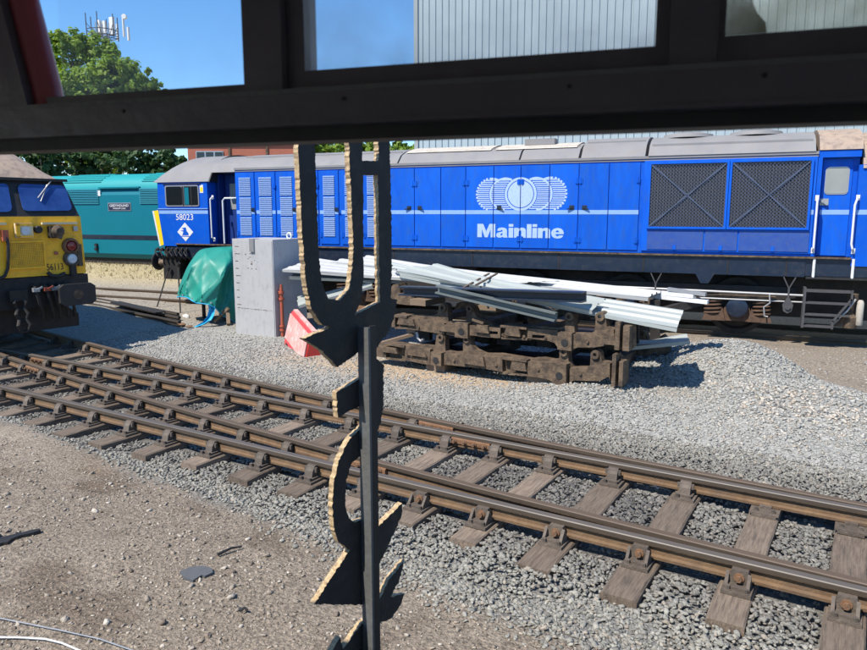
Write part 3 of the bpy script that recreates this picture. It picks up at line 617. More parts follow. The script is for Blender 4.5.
for sgn in (-1, 1):
    for c0, c1, rr, st_, dash in ((.335, 0, R0, .034, 0), (.63, .335, R0, .036, 1)):
        cx = CX+sgn*c0; cin = CX+sgn*c1; rin = .345 if c1 == 0 else R0+.02
        for z in np.arange(-rr+.03, rr-.02, .042):            # bars between the outer and inner circles
            zz = CZ+z; xo = cx+sgn*math.sqrt(max(rr*rr-z*z, 0)); xi = cin+sgn*(math.sqrt(max(rin*rin-z*z, 0))+.012)
            if abs(z) > rin: xi = cx-sgn*math.sqrt(max(rr*rr-z*z, 0))
            if (xo-xi)*sgn > .02: bl.add([(xi, YL, zz-.012), (xo, YL, zz-.012), (xo, YL, zz+.012), (xi, YL, zz+.012)], [(0, 1, 2, 3)])
        if not dash:
            a = .62*math.pi/1.0; ring(bl, cx, rr-.02, rr+.02, YL-.0004, -a/1.25 if sgn > 0 else math.pi-a/1.25, a/1.25 if sgn > 0 else math.pi+a/1.25, 30)
        else:
            for k in range(13):
                t = -1.25+2.5*k/12; t0 = (0 if sgn > 0 else math.pi)+t; ring(bl, cx, rr-.014, rr+.03, YL-.0004, t0-.06, t0+.06, 2)
        for kk in range(6):                                   # bright crown on top of each wheel
            t = math.pi/2-sgn*(.1-kk*.10); ring(bl, cx, rr-.02, rr+.022, YL-.0006, t-.05, t+.05, 2)
vs, fs = split_at(bl.v, bl.f, dx); b = MB(); b.add(vs, fs); P(b, 'logo', M['lettering'], fix=False)
# --- radiator grilles behind wire mesh
b = MB(); b.box((-1.66, D-.03, 1.63), (1.32, D+.0, 3.36)); P(b, 'grille_surround', M['blue_door'])
for gx0, gx1 in ((-1.53, -.17), (-.08, 1.22)):
    gz0, gz1 = 2.10, 3.29
    b = MB(); b.box((gx0, D-.034, gz0), (gx1, D-.031, gz1)); o = P(b, 'grille', M['black'])
    b = MB()
    for x in np.arange(gx0+.03, gx1, .055): b.box((x-.008, D-.045, gz0), (x+.008, D-.034, gz1))
    P(b, 'radiator_fins', M['fin'], o)
    b = MB(); b.bar((gx0, D-.055, gz0), (gx1, D-.055, gz1), .035, .02); b.bar((gx0, D-.055, gz1), (gx1, D-.055, gz0), .035, .02); P(b, 'brace', M['mesh_wire'], o)
    b = MB(); w_, h_ = gx1-gx0, gz1-gz0; st_ = .062
    for sg in (1, -1):
        for c in np.arange(-h_, w_+h_, st_):
            pts = []
            x0, x1 = max(0, c), min(w_, c+h_*1.0)
            if x1-x0 < .01: continue
            z0, z1 = (x0-c), (x1-c)
            if sg < 0: z0, z1 = h_-z0, h_-z1
            dxn = .0042; yy = D-.072-.002*(sg > 0)
            b.add([(gx0+x0-dxn, yy, gz0+z0), (gx0+x0+dxn, yy, gz0+z0), (gx0+x1+dxn, yy, gz0+z1), (gx0+x1-dxn, yy, gz0+z1)], [(0, 1, 2, 3)])
    P(b, 'wire_mesh', M['mesh_wire'], o, fix=False)
    b = MB()
    for a_, c_ in (((gx0-.04, gz0-.04), (gx1+.04, gz0)), ((gx0-.04, gz1), (gx1+.04, gz1+.04)), ((gx0-.04, gz0), (gx0, gz1)), ((gx1, gz0), (gx1+.04, gz1))): b.box((a_[0], D-.082, a_[1]), (c_[0], D-.031, c_[1]))
    P(b, 'frame', M['blue_door'], o)
for x0, x1 in ((-1.55, -.52), (-.49, .08), (.11, 1.28)):
    b = MB(); b.box((x0, D-.045, 1.66), (x1, D-.03, 2.03)); o = P(b, 'access_panel', M['blue_dull'])
    b = MB(); xm = (x0+x1)/2; b.box((xm-.03, D-.055, 1.66), (xm+.03, D-.0455, 1.75)); b.box((x0, D-.05, 2.03), (x1, D-.031, 2.05)); P(b, 'catch', M['blue_door'], o)
for gx, s_ in ((1.235, 0),):
    b = MB(); b.box((1.265, D-.033, 2.335), (1.32, D-.0305, 2.42)); P(b, 'stripe', M['stripe'])
# --- right-hand cab doorway and cab
REC = .16
b = MB(); b.box((1.33, D+REC, 1.58), (2.0, DB, 3.46)); b.box((1.33, D, 3.34), (2.0, D+REC, 3.46)); b.box((1.33, D-.005, 1.58), (1.40, D+REC, 3.34)); P(b, 'vestibule', M['blue'])
b = MB(); b.box((1.43, D+REC-.02, 1.60), (1.90, D+REC, 3.31)); cd = P(b, 'cab_door', M['blue_door'])
def rrect(x0, z0, x1, z1, r, n=5):
    pts = []
    for cx, cz, a in ((x1-r, z1-r, 0), (x0+r, z1-r, 90), (x0+r, z0+r, 180), (x1-r, z0+r, 270)):
        for k in range(n+1): t = rad(a+90*k/n); pts.append((cx+r*math.cos(t), cz+r*math.sin(t)))
    return pts
b = MB(); b.prism(rrect(1.475, 2.69, 1.855, 3.18, .07), 'y', D+REC-.03, D+REC-.02); o = P(b, 'window_frame', M['alu'], cd)
b = MB(); b.prism(rrect(1.495, 2.71, 1.835, 3.16, .055), 'y', D+REC-.036, D+REC-.03); P(b, 'pane', M['glass_dusty'], cd)
b = MB(); b.box((1.42, D+REC-.03, 2.50), (1.56, D+REC-.02, 2.62)); b.bar((1.44, D+REC-.06, 2.59), (1.54, D+REC-.06, 2.51), .035); b.cyl((1.46, D+REC-.02, 2.57), (1.46, D+REC-.08, 2.57), .025, 8); P(b, 'handle', M['steel'], cd)
b = MB(); b.box((1.43, D+REC-.023, 2.335), (1.90, D+REC-.0205, 2.42)); P(b, 'stripe', M['stripe'], cd)
def grab(x, z0, z1, y=D-.10, yb=D, dxb=0):
    b = MB(); b.tube([(x+dxb, yb+.02, z0-.03), (x+dxb, yb-.03, z0-.03), (x+.4*dxb, y, z0+.02), (x, y, z0+.1), (x, y, z1-.1), (x+.4*dxb, y, z1-.02), (x+dxb, yb-.03, z1+.03), (x+dxb, yb+.02, z1+.03)], .019, 8)
    b.box((x+dxb-.03, yb-.012, z0-.08), (x+dxb+.03, yb, z0+.02)); b.box((x+dxb-.03, yb-.012, z1-.02), (x+dxb+.03, yb, z1+.08)); P(b, 'handrail', M['white'])
grab(1.36, 1.72, 2.60); grab(1.95, 1.72, 2.60, dxb=.05, yb=D)
b = MB(); b.prism([(1.98, 1.42), (3.85, 1.42), (3.95, 2.35), (3.75, 2.45), (3.6, 3.2), (1.98, 3.2)], 'y', D, DB); P(b, 'cab', M['blue'])
b = MB(); b.box((1.99, D-.003, 2.335), (3.7, D, 2.42)); P(b, 'stripe', M['stripe'])
def cabroof(x0, x1, zf, name='cab_roof', m=None, front=-1):
    b = MB(); rows = []; N = 18
    for k in range(N+1):
        f = k/N; x = x0+(x1-x0)*f; q = f if front < 0 else 1-f; h = (1-(1-min(1, q/.55))**2.3)**.62
        pr_ = roofprof(3.14, 3.30+.56*h, .03+.0*q); rows.append([(x, y, z) for y, z in pr_])
    n = len(rows[0]); b.add([p for r_ in rows for p in r_], [(i*n+j, i*n+j+1, i*n+n+j+1, i*n+n+j) for i in range(N) for j in range(n-1)], 0, True)
    b.add(rows[0], [tuple(range(n))]); b.add(rows[-1], [tuple(range(n))[::-1]]); return P(b, name, m or M['roof'])
cabroof(2.04, 3.75, 0, m=M['roof_tan'], front=1)
# --- left-hand cab
CX0, CX1 = -14.13, -12.32
b = MB(); b.prism([(-13.93, 3.15), (-13.95, 2.47), (-14.10, 2.38), (-13.90, 1.50), (CX1, 1.50), (CX1, 3.15)], 'y', D, DB); P(b, 'cab', M['blue'])
cabroof(-14.05, -12.25, 0)
b = MB(); b.prism(roofprof(3.13, 3.875, .03), 'x', -12.249, -12.215); P(b, 'roof_edge', M['black'])
b = MB(); b.prism([(-14.13, 2.40), (-13.955, 2.43), (-13.83, 1.53), (-13.93, 1.50)], 'y', D-.004, D-.001); P(b, 'warning_panel', M['yellow'])
b = MB(); b.prism([(-14.15, 2.41), (-14.10, 2.41), (-13.93, 1.49), (-13.97, 1.49)], 'y', D-.009, D-.005); P(b, 'warning_panel_edge', M['white'])
b = MB(); b.prism(rrect(-13.68, 2.52, -12.58, 3.06, .06), 'y', D-.018, D-.001); wf = P(b, 'cab_window', M['alu'])
b = MB(); b.prism(rrect(-13.64, 2.555, -13.12, 3.03, .05), 'y', D-.022, D-.018); P(b, 'pane', M['glass_dark'], wf)
b = MB(); b.prism(rrect(-13.05, 2.555, -12.61, 3.03, .02), 'y', D-.021, D-.018); P(b, 'pane', M['glass_dark'], wf)
b = MB(); b.box((-13.11, D-.032, 2.55), (-13.07, D-.018, 3.03)); b.box((-12.83, D-.028, 2.55), (-12.80, D-.0215, 3.03)); P(b, 'window_bar', M['black'], wf)
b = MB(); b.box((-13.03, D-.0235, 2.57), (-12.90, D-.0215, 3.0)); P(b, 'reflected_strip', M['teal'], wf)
b = MB(); b.box((-13.74, D-.035, 3.085), (-12.52, D, 3.105)); P(b, 'drip_strip', M['black'])
b = MB(); b.box((-12.55, D-.006, 2.86), (-12.44, D-.001, 3.06)); o = P(b, 'warning_label', M['white'])
b = MB(); b.box((-12.54, D-.008, 2.89), (-12.45, D-.0065, 3.0)); P(b, 'label_print', M['yellow'], o)
b = MB(); b.box((-13.93, D-.0035, 2.335), (CX1-.01, D-.0005, 2.42)); b.box((-13.95, D-.015, 2.455), (CX1, D, 2.475)); P(b, 'stripe', M['stripe'])
vs, fs = text_mesh('58023', 1, 0, .006, .56, .155); b = MB(); b.add([(p[0]-13.37, D-.003, p[2]+2.175) for p in vs], fs); P(b, 'number', M['white'], fix=False)
b = MB(); cx, cz = -13.09, 1.87; b.prism([(cx, cz+.24), (cx-.26, cz), (cx, cz-.24), (cx+.26, cz)], 'y', D-.006, D-.001); o = P(b, 'depot_plaque', M['white'])
b = MB(); b.prism([(cx-.10, cz-.085), (cx+.11, cz-.085), (cx+.10, cz-.02), (cx+.05, cz+.02), (cx+.03, cz+.115), (cx-.03, cz+.115), (cx-.12, cz+.09), (cx-.05, cz+.07), (cx-.06, cz)], 'y', D-.008, D-.0065)
b.prism([(cx-.15, cz+.035), (cx-.03, cz+.05), (cx-.06, cz+.01)], 'y', D-.0085, D-.0066); b.box((cx-.13, D-.0085, cz-.12), (cx+.13, D-.0065, cz-.10)); P(b, 'emblem', M['blue'], o)
# recess with the left cab door
LR = .55
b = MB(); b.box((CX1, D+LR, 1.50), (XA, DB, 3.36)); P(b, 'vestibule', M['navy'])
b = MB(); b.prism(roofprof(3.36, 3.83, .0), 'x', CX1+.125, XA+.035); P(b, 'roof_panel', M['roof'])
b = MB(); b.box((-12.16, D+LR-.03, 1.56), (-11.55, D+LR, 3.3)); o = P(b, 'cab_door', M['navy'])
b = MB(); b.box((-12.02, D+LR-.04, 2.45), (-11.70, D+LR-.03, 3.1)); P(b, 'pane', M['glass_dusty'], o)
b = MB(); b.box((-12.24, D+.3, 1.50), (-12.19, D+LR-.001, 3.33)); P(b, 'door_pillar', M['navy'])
grab(-12.22, 1.72, 2.72, D-.02, D+.08, .0); 
b = MB(); b.tube([(XA+.02, D-.02, 2.72), (XA-.02, D-.06, 2.72), (XA-.30, D-.06, 2.72), (XA-.36, D-.06, 2.66), (XA-.36, D-.06, 1.6)], .022, 8); P(b, 'handrail', M['white'])
b = MB(); b.box((CX1-.02, D, 1.44), (XA+.02, D+LR, 1.50)); P(b, 'step_plate', M['steel'])
# --- frame, bogies and gear below
b = MB(); b.box((-13.7, D+.02, 1.22), (3.7, DB-.02, 1.535)); b.box((-13.4, D+.0, 1.20), (1.26, D+.02, 1.54)); P(b, 'solebar', M['solebar'])
b = MB(); b.box((-13.4, D-.045, 1.542), (1.98, D+.05, 1.572)); P(b, 'footplate_edge', M['cast'])
for x in (-11.2, -9.1, -7.1, -5.2, -3.3, -1.6, -.05, .95):
    b = MB(); b.box((x-.012, D-.008, 1.21), (x+.012, D, 1.535)); P(b, 'solebar_joint', M['underframe'])
b = MB(); b.box((1.26, D+.25, 1.20), (3.7, D+.45, 1.54)); b.box((1.28, D-.03, 1.17), (2.9, D+.3, 1.21)); P(b, 'step_well', M['black'])
for x in (1.40, 2.02):
    b = MB(); b.cyl((x, D-.01, 1.20), (x, D-.01, 1.55), .025, 8); P(b, 'handrail_stanchion', M['white'])
b = MB(); b.prism([(-.62, 1.20), (-.28, 1.20), (-.38, 1.02), (-.52, 1.02)], 'y', D+.0, D+.04); P(b, 'lifting_bracket', M['solebar'])
def wheel(x):
    b = MB(); yw = D+.52
    b.lathe((x, yw, .56), [(.10, -.06), (.16, -.05), (.17, .02), (.42, .04), (.47, -.01), (.56, -.012), (.56, .13), (.0, .13)], 36, 'y'); return P(b, 'wheel', M['underframe'])
def bogie(cx, vis):
    b = MB()
    out = [(cx-3.0, .95), (cx-2.9, .74), (cx-2.5, .62)]
    out = [(cx-3.1, .98), (cx+3.1, .98), (cx+3.1, .78), (cx+2.75, .72)]+[(cx+2.5, .55), (cx+1.7, .55)]+[(cx+1.45, .74), (cx+.65, .74), (cx+.4, .55), (cx-.4, .55), (cx-.65, .74), (cx-1.45, .74), (cx-1.7, .55), (cx-2.5, .55), (cx-2.75, .72), (cx-3.1, .78)]
    b.prism(out, 'y', D+.24, D+.36); bf = P(b, 'bogie_frame', M['underframe'])
    for k in (-2.1, 0, 2.1):
        x = cx+k; wheel(x)
        b = MB(); b.lathe((x, D+.08, .57), [(0, -.04), (.14, -.04), (.19, -.02), (.20, .03), (.20, .25)], 24, 'y'); ab = P(b, 'axlebox', M['solebar'], bf)
        b = MB(); b.prism([(x-.26, .30), (x+.26, .30), (x+.30, .34), (x+.2, .62), (x-.2, .62), (x-.30, .34)], 'y', D+.14, D+.30); b.prism([(x-.62, .30), (x-.58, .42), (x-.32, .42), (x-.26, .56), (x-.2, .30)], 'y', D+.09, D+.24); b.prism([(x+.62, .30), (x+.58, .42), (x+.32, .42), (x+.26, .56), (x+.2, .30)], 'y', D+.09, D+.24); P(b, 'axlebox_saddle', M['rust_dark'], bf)
        for sg in (-1, 1):
            b = MB(); sx = x+sg*.43
            pts = [(sx+.15*math.cos(t), D+.17+.10*math.sin(t), .40+.34*t/(2*math.pi*4.6)) for t in np.linspace(0, 2*math.pi*4.6, 84)]
            b.tube(pts, .022, 6); P(b, 'coil_spring', M['rust_dark'], bf)
        b = MB(); b.box((x-.66, D+.06, .76), (x+.66, D+.25, .80)); P(b, 'spring_plate', M['cast'], bf)
bogie(-1.94, 1); bogie(-10.2, 0)
b = MB(); b.tube([(-3.4, D+.0, .90), (1.3, D+.0, .86)], .022, 8); b.tube([(-2.2, D+.05, .73), (1.3, D+.05, .73)], .016, 8); P(b, 'pipe', M['steel'])
b = MB(); b.tube([(.82, D-.02, .86), (.70, D-.04, .86), (.72, D-.05, .70), (.62, D-.05, .62), (.64, D-.05, .45), (.70, D-.05, .44)], .015, 8); P(b, 'sand_pipe', M['steel'])
for x, big in ((-1.35, 0), (1.02, 1)):
    b = MB(); b.bar((x-.10, D-.01, 1.19), (x, D-.01, .98), .02); b.bar((x+.10, D-.01, 1.19), (x, D-.01, .98), .02); b.bar((x, D-.01, .99), (x, D-.01, .78), .03)
    if big: b.prism([(x, .85), (x-.09, .68), (x-.07, .56), (x, .52), (x+.07, .56), (x+.09, .68)], 'y', D-.05, D-.0); b.cyl((x, D-.05, .64), (x, D-.08, .64), .05, 12)
    P(b, 'brake_hanger', M['fin'])
b = MB(); b.box((-7.2, D+.25, .38), (-5.2, DB-.25, 1.19)); P(b, 'fuel_tank', M['underframe'])
b = MB(); b.box((-13.4, D+.75, .35), (3.4, DB-.75, 1.21)); P(b, 'underframe_gear', M['underframe'])
b = MB()
for q in range(4): z = .96-.215*q; b.box((1.30, D-.14, z-.018), (2.02 if q < 3 else 1.75, D+.12, z+.018))
b.box((1.26, D-.14, .28), (1.30, D+.12, 1.02)); b.bar((2.03, D-.13, 1.0), (2.03, D-.13, .80), .035); b.bar((2.03, D-.13, .84), (1.76, D-.13, .42), .035); b.bar((1.76, D-.13, .44), (1.76, D-.13, .28), .035); P(b, 'cab_steps', M['fin'])
b = MB(); b.tube([(2.1, D-.08, .84), (1.98, D-.08, .62), (1.86, D-.08, .48)], .02, 8); P(b, 'air_hose', M['steel'])
b = MB(); b.lathe((2.19, D-.02, .38), [(0, -.02), (.045, -.02), (.06, 0), (.06, .38), (.045, .42), (.03, .44), (0, .44)], 16); P(b, 'air_cylinder', M['roof_cream'])
b = MB(); b.lathe((2.06, D+.04, .30), [(0, 0), (.11, 0), (.12, .05), (.12, .2), (.05, .26), (.05, .5), (.1, .52), (.1, .62), (0, .62)], 14); b.prism([(1.80, .32), (2.05, .32), (2.05, .62)], 'y', D+.0, D+.05); P(b, 'air_filter', M['cast'])
b = MB(); b.box((-13.95, D+.06, .62), (-13.4, DB-.06, 1.20)); b.box((-13.9, D+.1, 1.2), (-13.5, DB-.1, 1.49)); P(b, 'buffer_beam', M['black'])
for yy in (D+.5, DB-.5):
    b = MB(); b.lathe((-13.95, yy, 1.05), [(.0, -.62), (.24, -.60), (.25, -.56), (.22, -.54), (.09, -.53), (.09, -.3), (.14, -.28), (.15, 0)], 22, 'x'); P(b, 'buffer', M['black'])
b = MB(); b.lathe((-14.1, D+.2, 1.04), [(0, -.1), (.06, -.09), (.08, -.04), (.06, .02), (.04, .2)], 12, 'x'); P(b, 'air_tap', M['timber'])
b = MB()
for q in range(7):
    x0 = -14.0+q*.16; b.tube([(x0, D-.02, 1.46), (x0-.05, D-.10, 1.36+.04*math.sin(q*2)), (x0+.03, D-.10, 1.25), (x0+.06, D+.02, 1.15)], .022, 6)
    b.box((x0-.04, D-.10, 1.36), (x0+.05, D-.02, 1.43))
P(b, 'brake_hoses', M['black'])
for nm, yr in (('rail', D+DW/2-.75), ('rail', D+DW/2+.75)): pass
T58 = thing('railway_line', 'straight rails beneath the blue locomotive', 'railway track', (-14, D+DW/2, 0))
for yr in (-.7525, .7525): rail_mesh([(-26, yr), (0, yr), (34, yr)], [M['rail_side'], M['rail_top_rust']], 'rail', T58)
# ---------------------------------------------------------------- yellow-fronted locomotive on the left
L56 = thing('diesel_locomotive', 'weathered yellow-fronted locomotive with tan roof numbered 56113, cut off by the left edge', 'locomotive', (*xy(-13.25, 6.98), ZT), TA-rad(7))
W56 = WM[L56.name]; I56 = W56.inverted(); N56 = (W56.to_3x3() @ Vector((1, 0, 0)))
def f56(px, py, off=0.0, tilt=False):
    p0 = W56 @ Vector((off, 0, 2.36)); n = N56
    if tilt: n = W56.to_3x3() @ Vector((.70, 0, .33)).normalized()
    q = I56 @ PP(px, py, p0, n); return q
def Q(b, name, m, parent=None, **k): return b.build(name, m, parent or L56, **k)
yR = f56(84, 245).y; HW = yR
b = MB()
def plan(z, x0, w0, w1): return [(x0-1.3, -w1, z), (x0, -w0, z), (x0, w0, z), (x0-1.3, w1, z)]
def loft(b, A, B): b.add(A+B, [(0, 1, 5, 4), (1, 2, 6, 5), (2, 3, 7, 6), (3, 0, 4, 7), (3, 2, 1, 0), (4, 5, 6, 7)])
loft(b, plan(1.30, 0, HW, 1.36), plan(2.40, -.02, HW-.02, 1.36)); Q(b, 'cab_front', M['yellow56'])
b = MB(); loft(b, plan(2.40, -.03, HW-.03, 1.345), plan(3.09, -.36, HW-.16, 1.25)); ws = Q(b, 'windscreen_surround', M['black'])
def panel56(name, m, pts, d, parent, tilt=True, off=0.0):
    L = [f56(x, y, off, tilt) for x, y in pts]; nn = Vector((.70, 0, .33)).normalized() if tilt else Vector((1, 0, 0))
    b = MB(); b.extr([p+nn*.002 for p in L], nn*d); return Q(b, name, m, parent)
panel56('windscreen', M['glass_blue'], [(17.5, 188), (19, 185.3), (22, 184.3), (61, 185.8), (64, 187.2), (65.8, 190), (71, 206), (71, 209.5), (68, 211), (27, 211.3), (23.5, 210), (22, 207)], .02, ws)
cy = f56(13.5, 212).y
L = [f56(x, y, 0, True) for x, y in [(19, 185), (64, 186.5), (70.5, 211), (23.5, 211)]]; c0 = (L[0].y+f56(7.5, 185, 0, True).y)/2
nn = Vector((.70, 0, .33)).normalized(); panel56('windscreen', M['glass_blue'], [(-34, 184.5), (4, 184), (7, 185.5), (8, 188), (11.5, 208), (10.5, 211), (7, 212.3), (-30, 212.5)], .02, ws)
b = MB(); p = f56(50, 182, 0, True); q = f56(37, 199, 0, True); b.bar(p+nn*.05, q+nn*.05, .018, .015); b.bar(p+nn*.05, f56(54, 180, 0, True)+nn*.04, .02); b.bar(f56(46, 186, 0, True)+nn*.05, f56(40, 202, 0, True)+nn*.04, .014); Q(b, 'wiper', M['steel'], ws)
rows = []; NN = 14
for k in range(NN+1):
    f = k/NN; x = -.30-2.6*f; hw = (HW-.13)+(1.33-HW+.13)*min(1, f*2.2); z0 = 3.07-.12*min(1, f*2); zc = 3.11+.80*math.sin(min(1, f/.75)*math.pi/2)**.75
    rows.append([(x, hw*y, z0+(zc-z0)*(1-abs(y)**2.2)**.75 if abs(y) < 1 else z0) for y in np.linspace(-1, 1, 15)])
n = 15; b = MB(); b.add([p for r_ in rows for p in r_], [(i*n+j, i*n+j+1, i*n+n+j+1, i*n+n+j) for i in range(NN) for j in range(n-1)], 0, True); b.add(rows[0], [tuple(range(n))]); Q(b, 'cab_roof', M['roof_tan'])
b = MB(); b.bar((-.30, -HW+.1, 3.08), (-.30, HW-.1, 3.08), .07, .05); Q(b, 'gutter', M['black'])
b = MB(); b.prism([(-1.36, 1.3), (1.36, 1.3), (1.36, 2.95), (1.1, 3.5), (.6, 3.83), (-.6, 3.83), (-1.1, 3.5), (-1.36, 2.95)], 'x', -18.5, -2.85); b.box((-2.9, -1.36, 1.3), (-1.3, 1.36, 2.95)); Q(b, 'body', M['roof'])
b = MB(); b.box((-18.5, -1.3, 1.0), (-.05, 1.3, 1.29)); b.box((-18, -1.1, .35), (-14, 1.1, 1.0)); b.box((-5.6, -1.15, .3), (-1.5, 1.15, .95)); Q(b, 'underframe', M['underframe'])
for x in (-1.9, -3.9, -5.7):
    for sg in (-1, 1): b = MB(); b.lathe((x, sg*.75, .57), [(0, -.07), (.57, -.07), (.57, .07), (0, .07)], 28, 'y'); Q(b, 'wheel', M['underframe'])
# fittings on the nose, set out as they stand on it
def block(name, m, x0, y0, x1, y1, d, parent=None, off=0.0, base=.002):
    a, c = f56(x0, y1, off), f56(x1, y0, off); b = MB(); b.box((off-base, a.y, a.z), (off+d, c.y, c.z)); return Q(b, name, m, parent)
def roundel(name, m, x, y, r, d, parent=None, prof=None):
    c = f56(x, y); b = MB(); b.lathe((0, c.y, c.z), prof or [(r, -.01), (r, d*.8), (r*.85, d), (0, d)], 20, 'x'); return Q(b, name, m, parent)
hb = block('headlight', M['cream'], 15, 223, 31, 238, .06); 
c = f56(24, 230.5); b = MB(); b.prism([(c.y+.08*math.cos(t), c.z+.08*math.sin(t)) for t in np.linspace(0, 2*math.pi, 20, False)], 'x', .06, .085); Q(b, 'lens', M['lens_white'], hb)
b = MB(); a, c = f56(15.5, 237.5), f56(30.5, 223.5); b.box((0.06, a.y, c.z-.04), (.075, c.y, c.z)); b.box((.06, a.y, a.z), (.075, c.y, a.z+.03)); b.box((.06, a.y, a.z), (.075, a.y+.06, c.z)); Q(b, 'headlight_bezel', M['yellow56'], hb)
gr = block('horn_grille', M['yellow56'], 8, 240, 43.5, 270, .02)
a, c = f56(10, 268), f56(42, 242); b = MB(); b.box((.02, a.y, a.z), (.024, c.y, c.z)); Q(b, 'grille_backing', M['olive'], gr)
b = MB()
for k in range(26): y = a.y+(c.y-a.y)*k/25; b.box((.024, y-.004, a.z), (.032, y+.004, c.z))
for k in range(20): z = a.z+(c.z-a.z)*k/19; b.box((.024, a.y, z-.004), (.030, c.y, z+.004))
Q(b, 'grille_mesh', M['yellow56'], gr)
ga, gc = a, c
roundel('socket', M['black'], 37.5, 229.5, .07, .07)
o = block('jumper_socket', M['underframe'], 48, 226, 58, 238, .14); c = f56(54, 231); b = MB(); b.lathe((.12, c.y, c.z), [(.11, 0), (.12, .05), (.06, .12), (0, .12)], 12, 'x'); b.bar((.1, c.y-.1, c.z-.04), (.2, c.y+.05, c.z-.12), .07); Q(b, 'socket_cap', M['cast'], o)
for x, y, m_ in ((70, 246, 'lens_red'), (71, 258.5, 'lens_white')):
    c = f56(x, y); b = MB(); b.lathe((0, c.y, c.z), [(.155, -.01), (.155, .05), (.13, .08), (.11, .08), (.105, .05)], 20, 'x'); o = Q(b, 'marker_lamp', M['rust'] if m_ == 'lens_red' else M['cast'])
    b = MB(); b.lathe((.045, c.y, c.z), [(.105, 0), (.08, .03), (0, .045)], 20, 'x'); Q(b, 'lens', M[m_], o)
block('handrail', M['cream'], 41, 222, 76, 224.5, .06); block('handrail', M['cast'], 77.5, 244, 80, 266, .06)
block('lamp_bracket', M['underframe'], 69.5, 265, 74, 276, .10); block('lamp_bracket', M['steel'], 73, 226, 76.5, 231, .04)
for i, (x, y) in enumerate([(56, 253)]): roundel('plug', M['orange'], x, y, .035, .02)
b = MB(); t_ = .03; a, c = ga, gc
b.box((.02, a.y-t_, a.z-t_), (.045, c.y+t_, a.z)); b.box((.02, a.y-t_, c.z), (.045, c.y+t_, c.z+t_)); b.box((.02, a.y-t_, a.z), (.045, a.y, c.z)); b.box((.02, c.y, a.z), (.045, c.y+t_, c.z)); Q(b, 'grille_frame', M['yellow56'], gr)
c0_, c1_ = f56(47, 270.5), f56(63, 265); vs, fs = text_mesh('56113', 1, 0, .004, c1_.y-c0_.y, .125)
b = MB(); b.add([(.004, p[0]+c0_.y, p[2]+c0_.z) for p in vs], fs); Q(b, 'number', M['black'], fix=False)
def cable(name, m, pts, r, off=.06): b = MB(); b.tube([f56(x, y)+Vector((off+.03*math.sin(i*1.3), 0, 0)) for i, (x, y) in enumerate(pts)], r, 8); return Q(b, name, m)
cable('handle', M['black'], [(46, 272), (50, 275.5), (56, 276), (61, 274.5), (64, 273)], .035)
cable('control_cable', M['black'], [(3, 232), (6, 243), (6.5, 256), (7, 268), (4, 276), (-3, 279)], .03)
block('orange_valve', M['orange'], 1, 230, 6, 241, .10); block('handrail', M['cream'], -10, 222.5, 5, 225, .05)
# buffer beam, buffers, coupling and hoses
b = MB(); b.box((-.35, -1.3, .72), (.02, HW+.02, 1.285)); bm_ = Q(b, 'buffer_beam', M['underframe'])
for sg in (-1, 1):
    b = MB(); y = sg*.86
    b.cyl((.0, y, .96), (.5, y, .96), .12, 14); b.cyl((0, y, .96), (.08, y, .96), .19, 14)
    b.prism([(y-.33+.08, .76), (y+.33-.08, .76), (y+.33, .82), (y+.33, 1.10), (y+.25, 1.16), (y-.25, 1.16), (y-.33, 1.10), (y-.33, .82)], 'x', .50, .58); bf = Q(b, 'buffer', M['black'])
    b = MB(); b.cyl((.58, y, .96), (.585, y, .96), .09, 16); Q(b, 'grease_patch', M['cast'], bf)
b = MB()
for k in range(3): b.tube([(.1+.05*k, -.05, .95-.2*k), (.16+.05*k, -.10, .85-.2*k), (.14+.05*k, -.05, .73-.2*k), (.14+.05*k, .05, .73-.2*k), (.16+.05*k, .10, .85-.2*k), (.1+.05*k, .05, .95-.2*k)], .035, 8)
b.box((0, -.15, .88), (.14, .15, 1.08)); Q(b, 'coupling', M['underframe'])
for i, (x, m_) in enumerate(((42, 'red'), (57, 'w'), (64, 'w'), (31, 'b'), (49, 'b'))):
    c = f56(x, 285); b = MB(); b.tube([(.03, c.y, 1.15), (.16, c.y, 1.10), (.2, c.y+.03, .9), (.14, c.y+.10, .62), (.08, c.y+.12, .5)], .032, 8); o = Q(b, 'air_hose', M['underframe'])
    b = MB(); b.box((.13, c.y-.05, 1.03), (.22, c.y+.06, 1.10)); b.bar((.22, c.y, 1.06), (.24, c.y+.1, 1.12), .03); Q(b, 'tap', M['orange'] if m_ == 'red' else M['steel'], o)
b = MB(); b.prism([(-1.2, .25), (1.2, .25), (1.2, .5), (.9, .72), (-.9, .72), (-1.2, .5)], 'x', -.3, -.22); Q(b, 'snow_guard', M['underframe'])
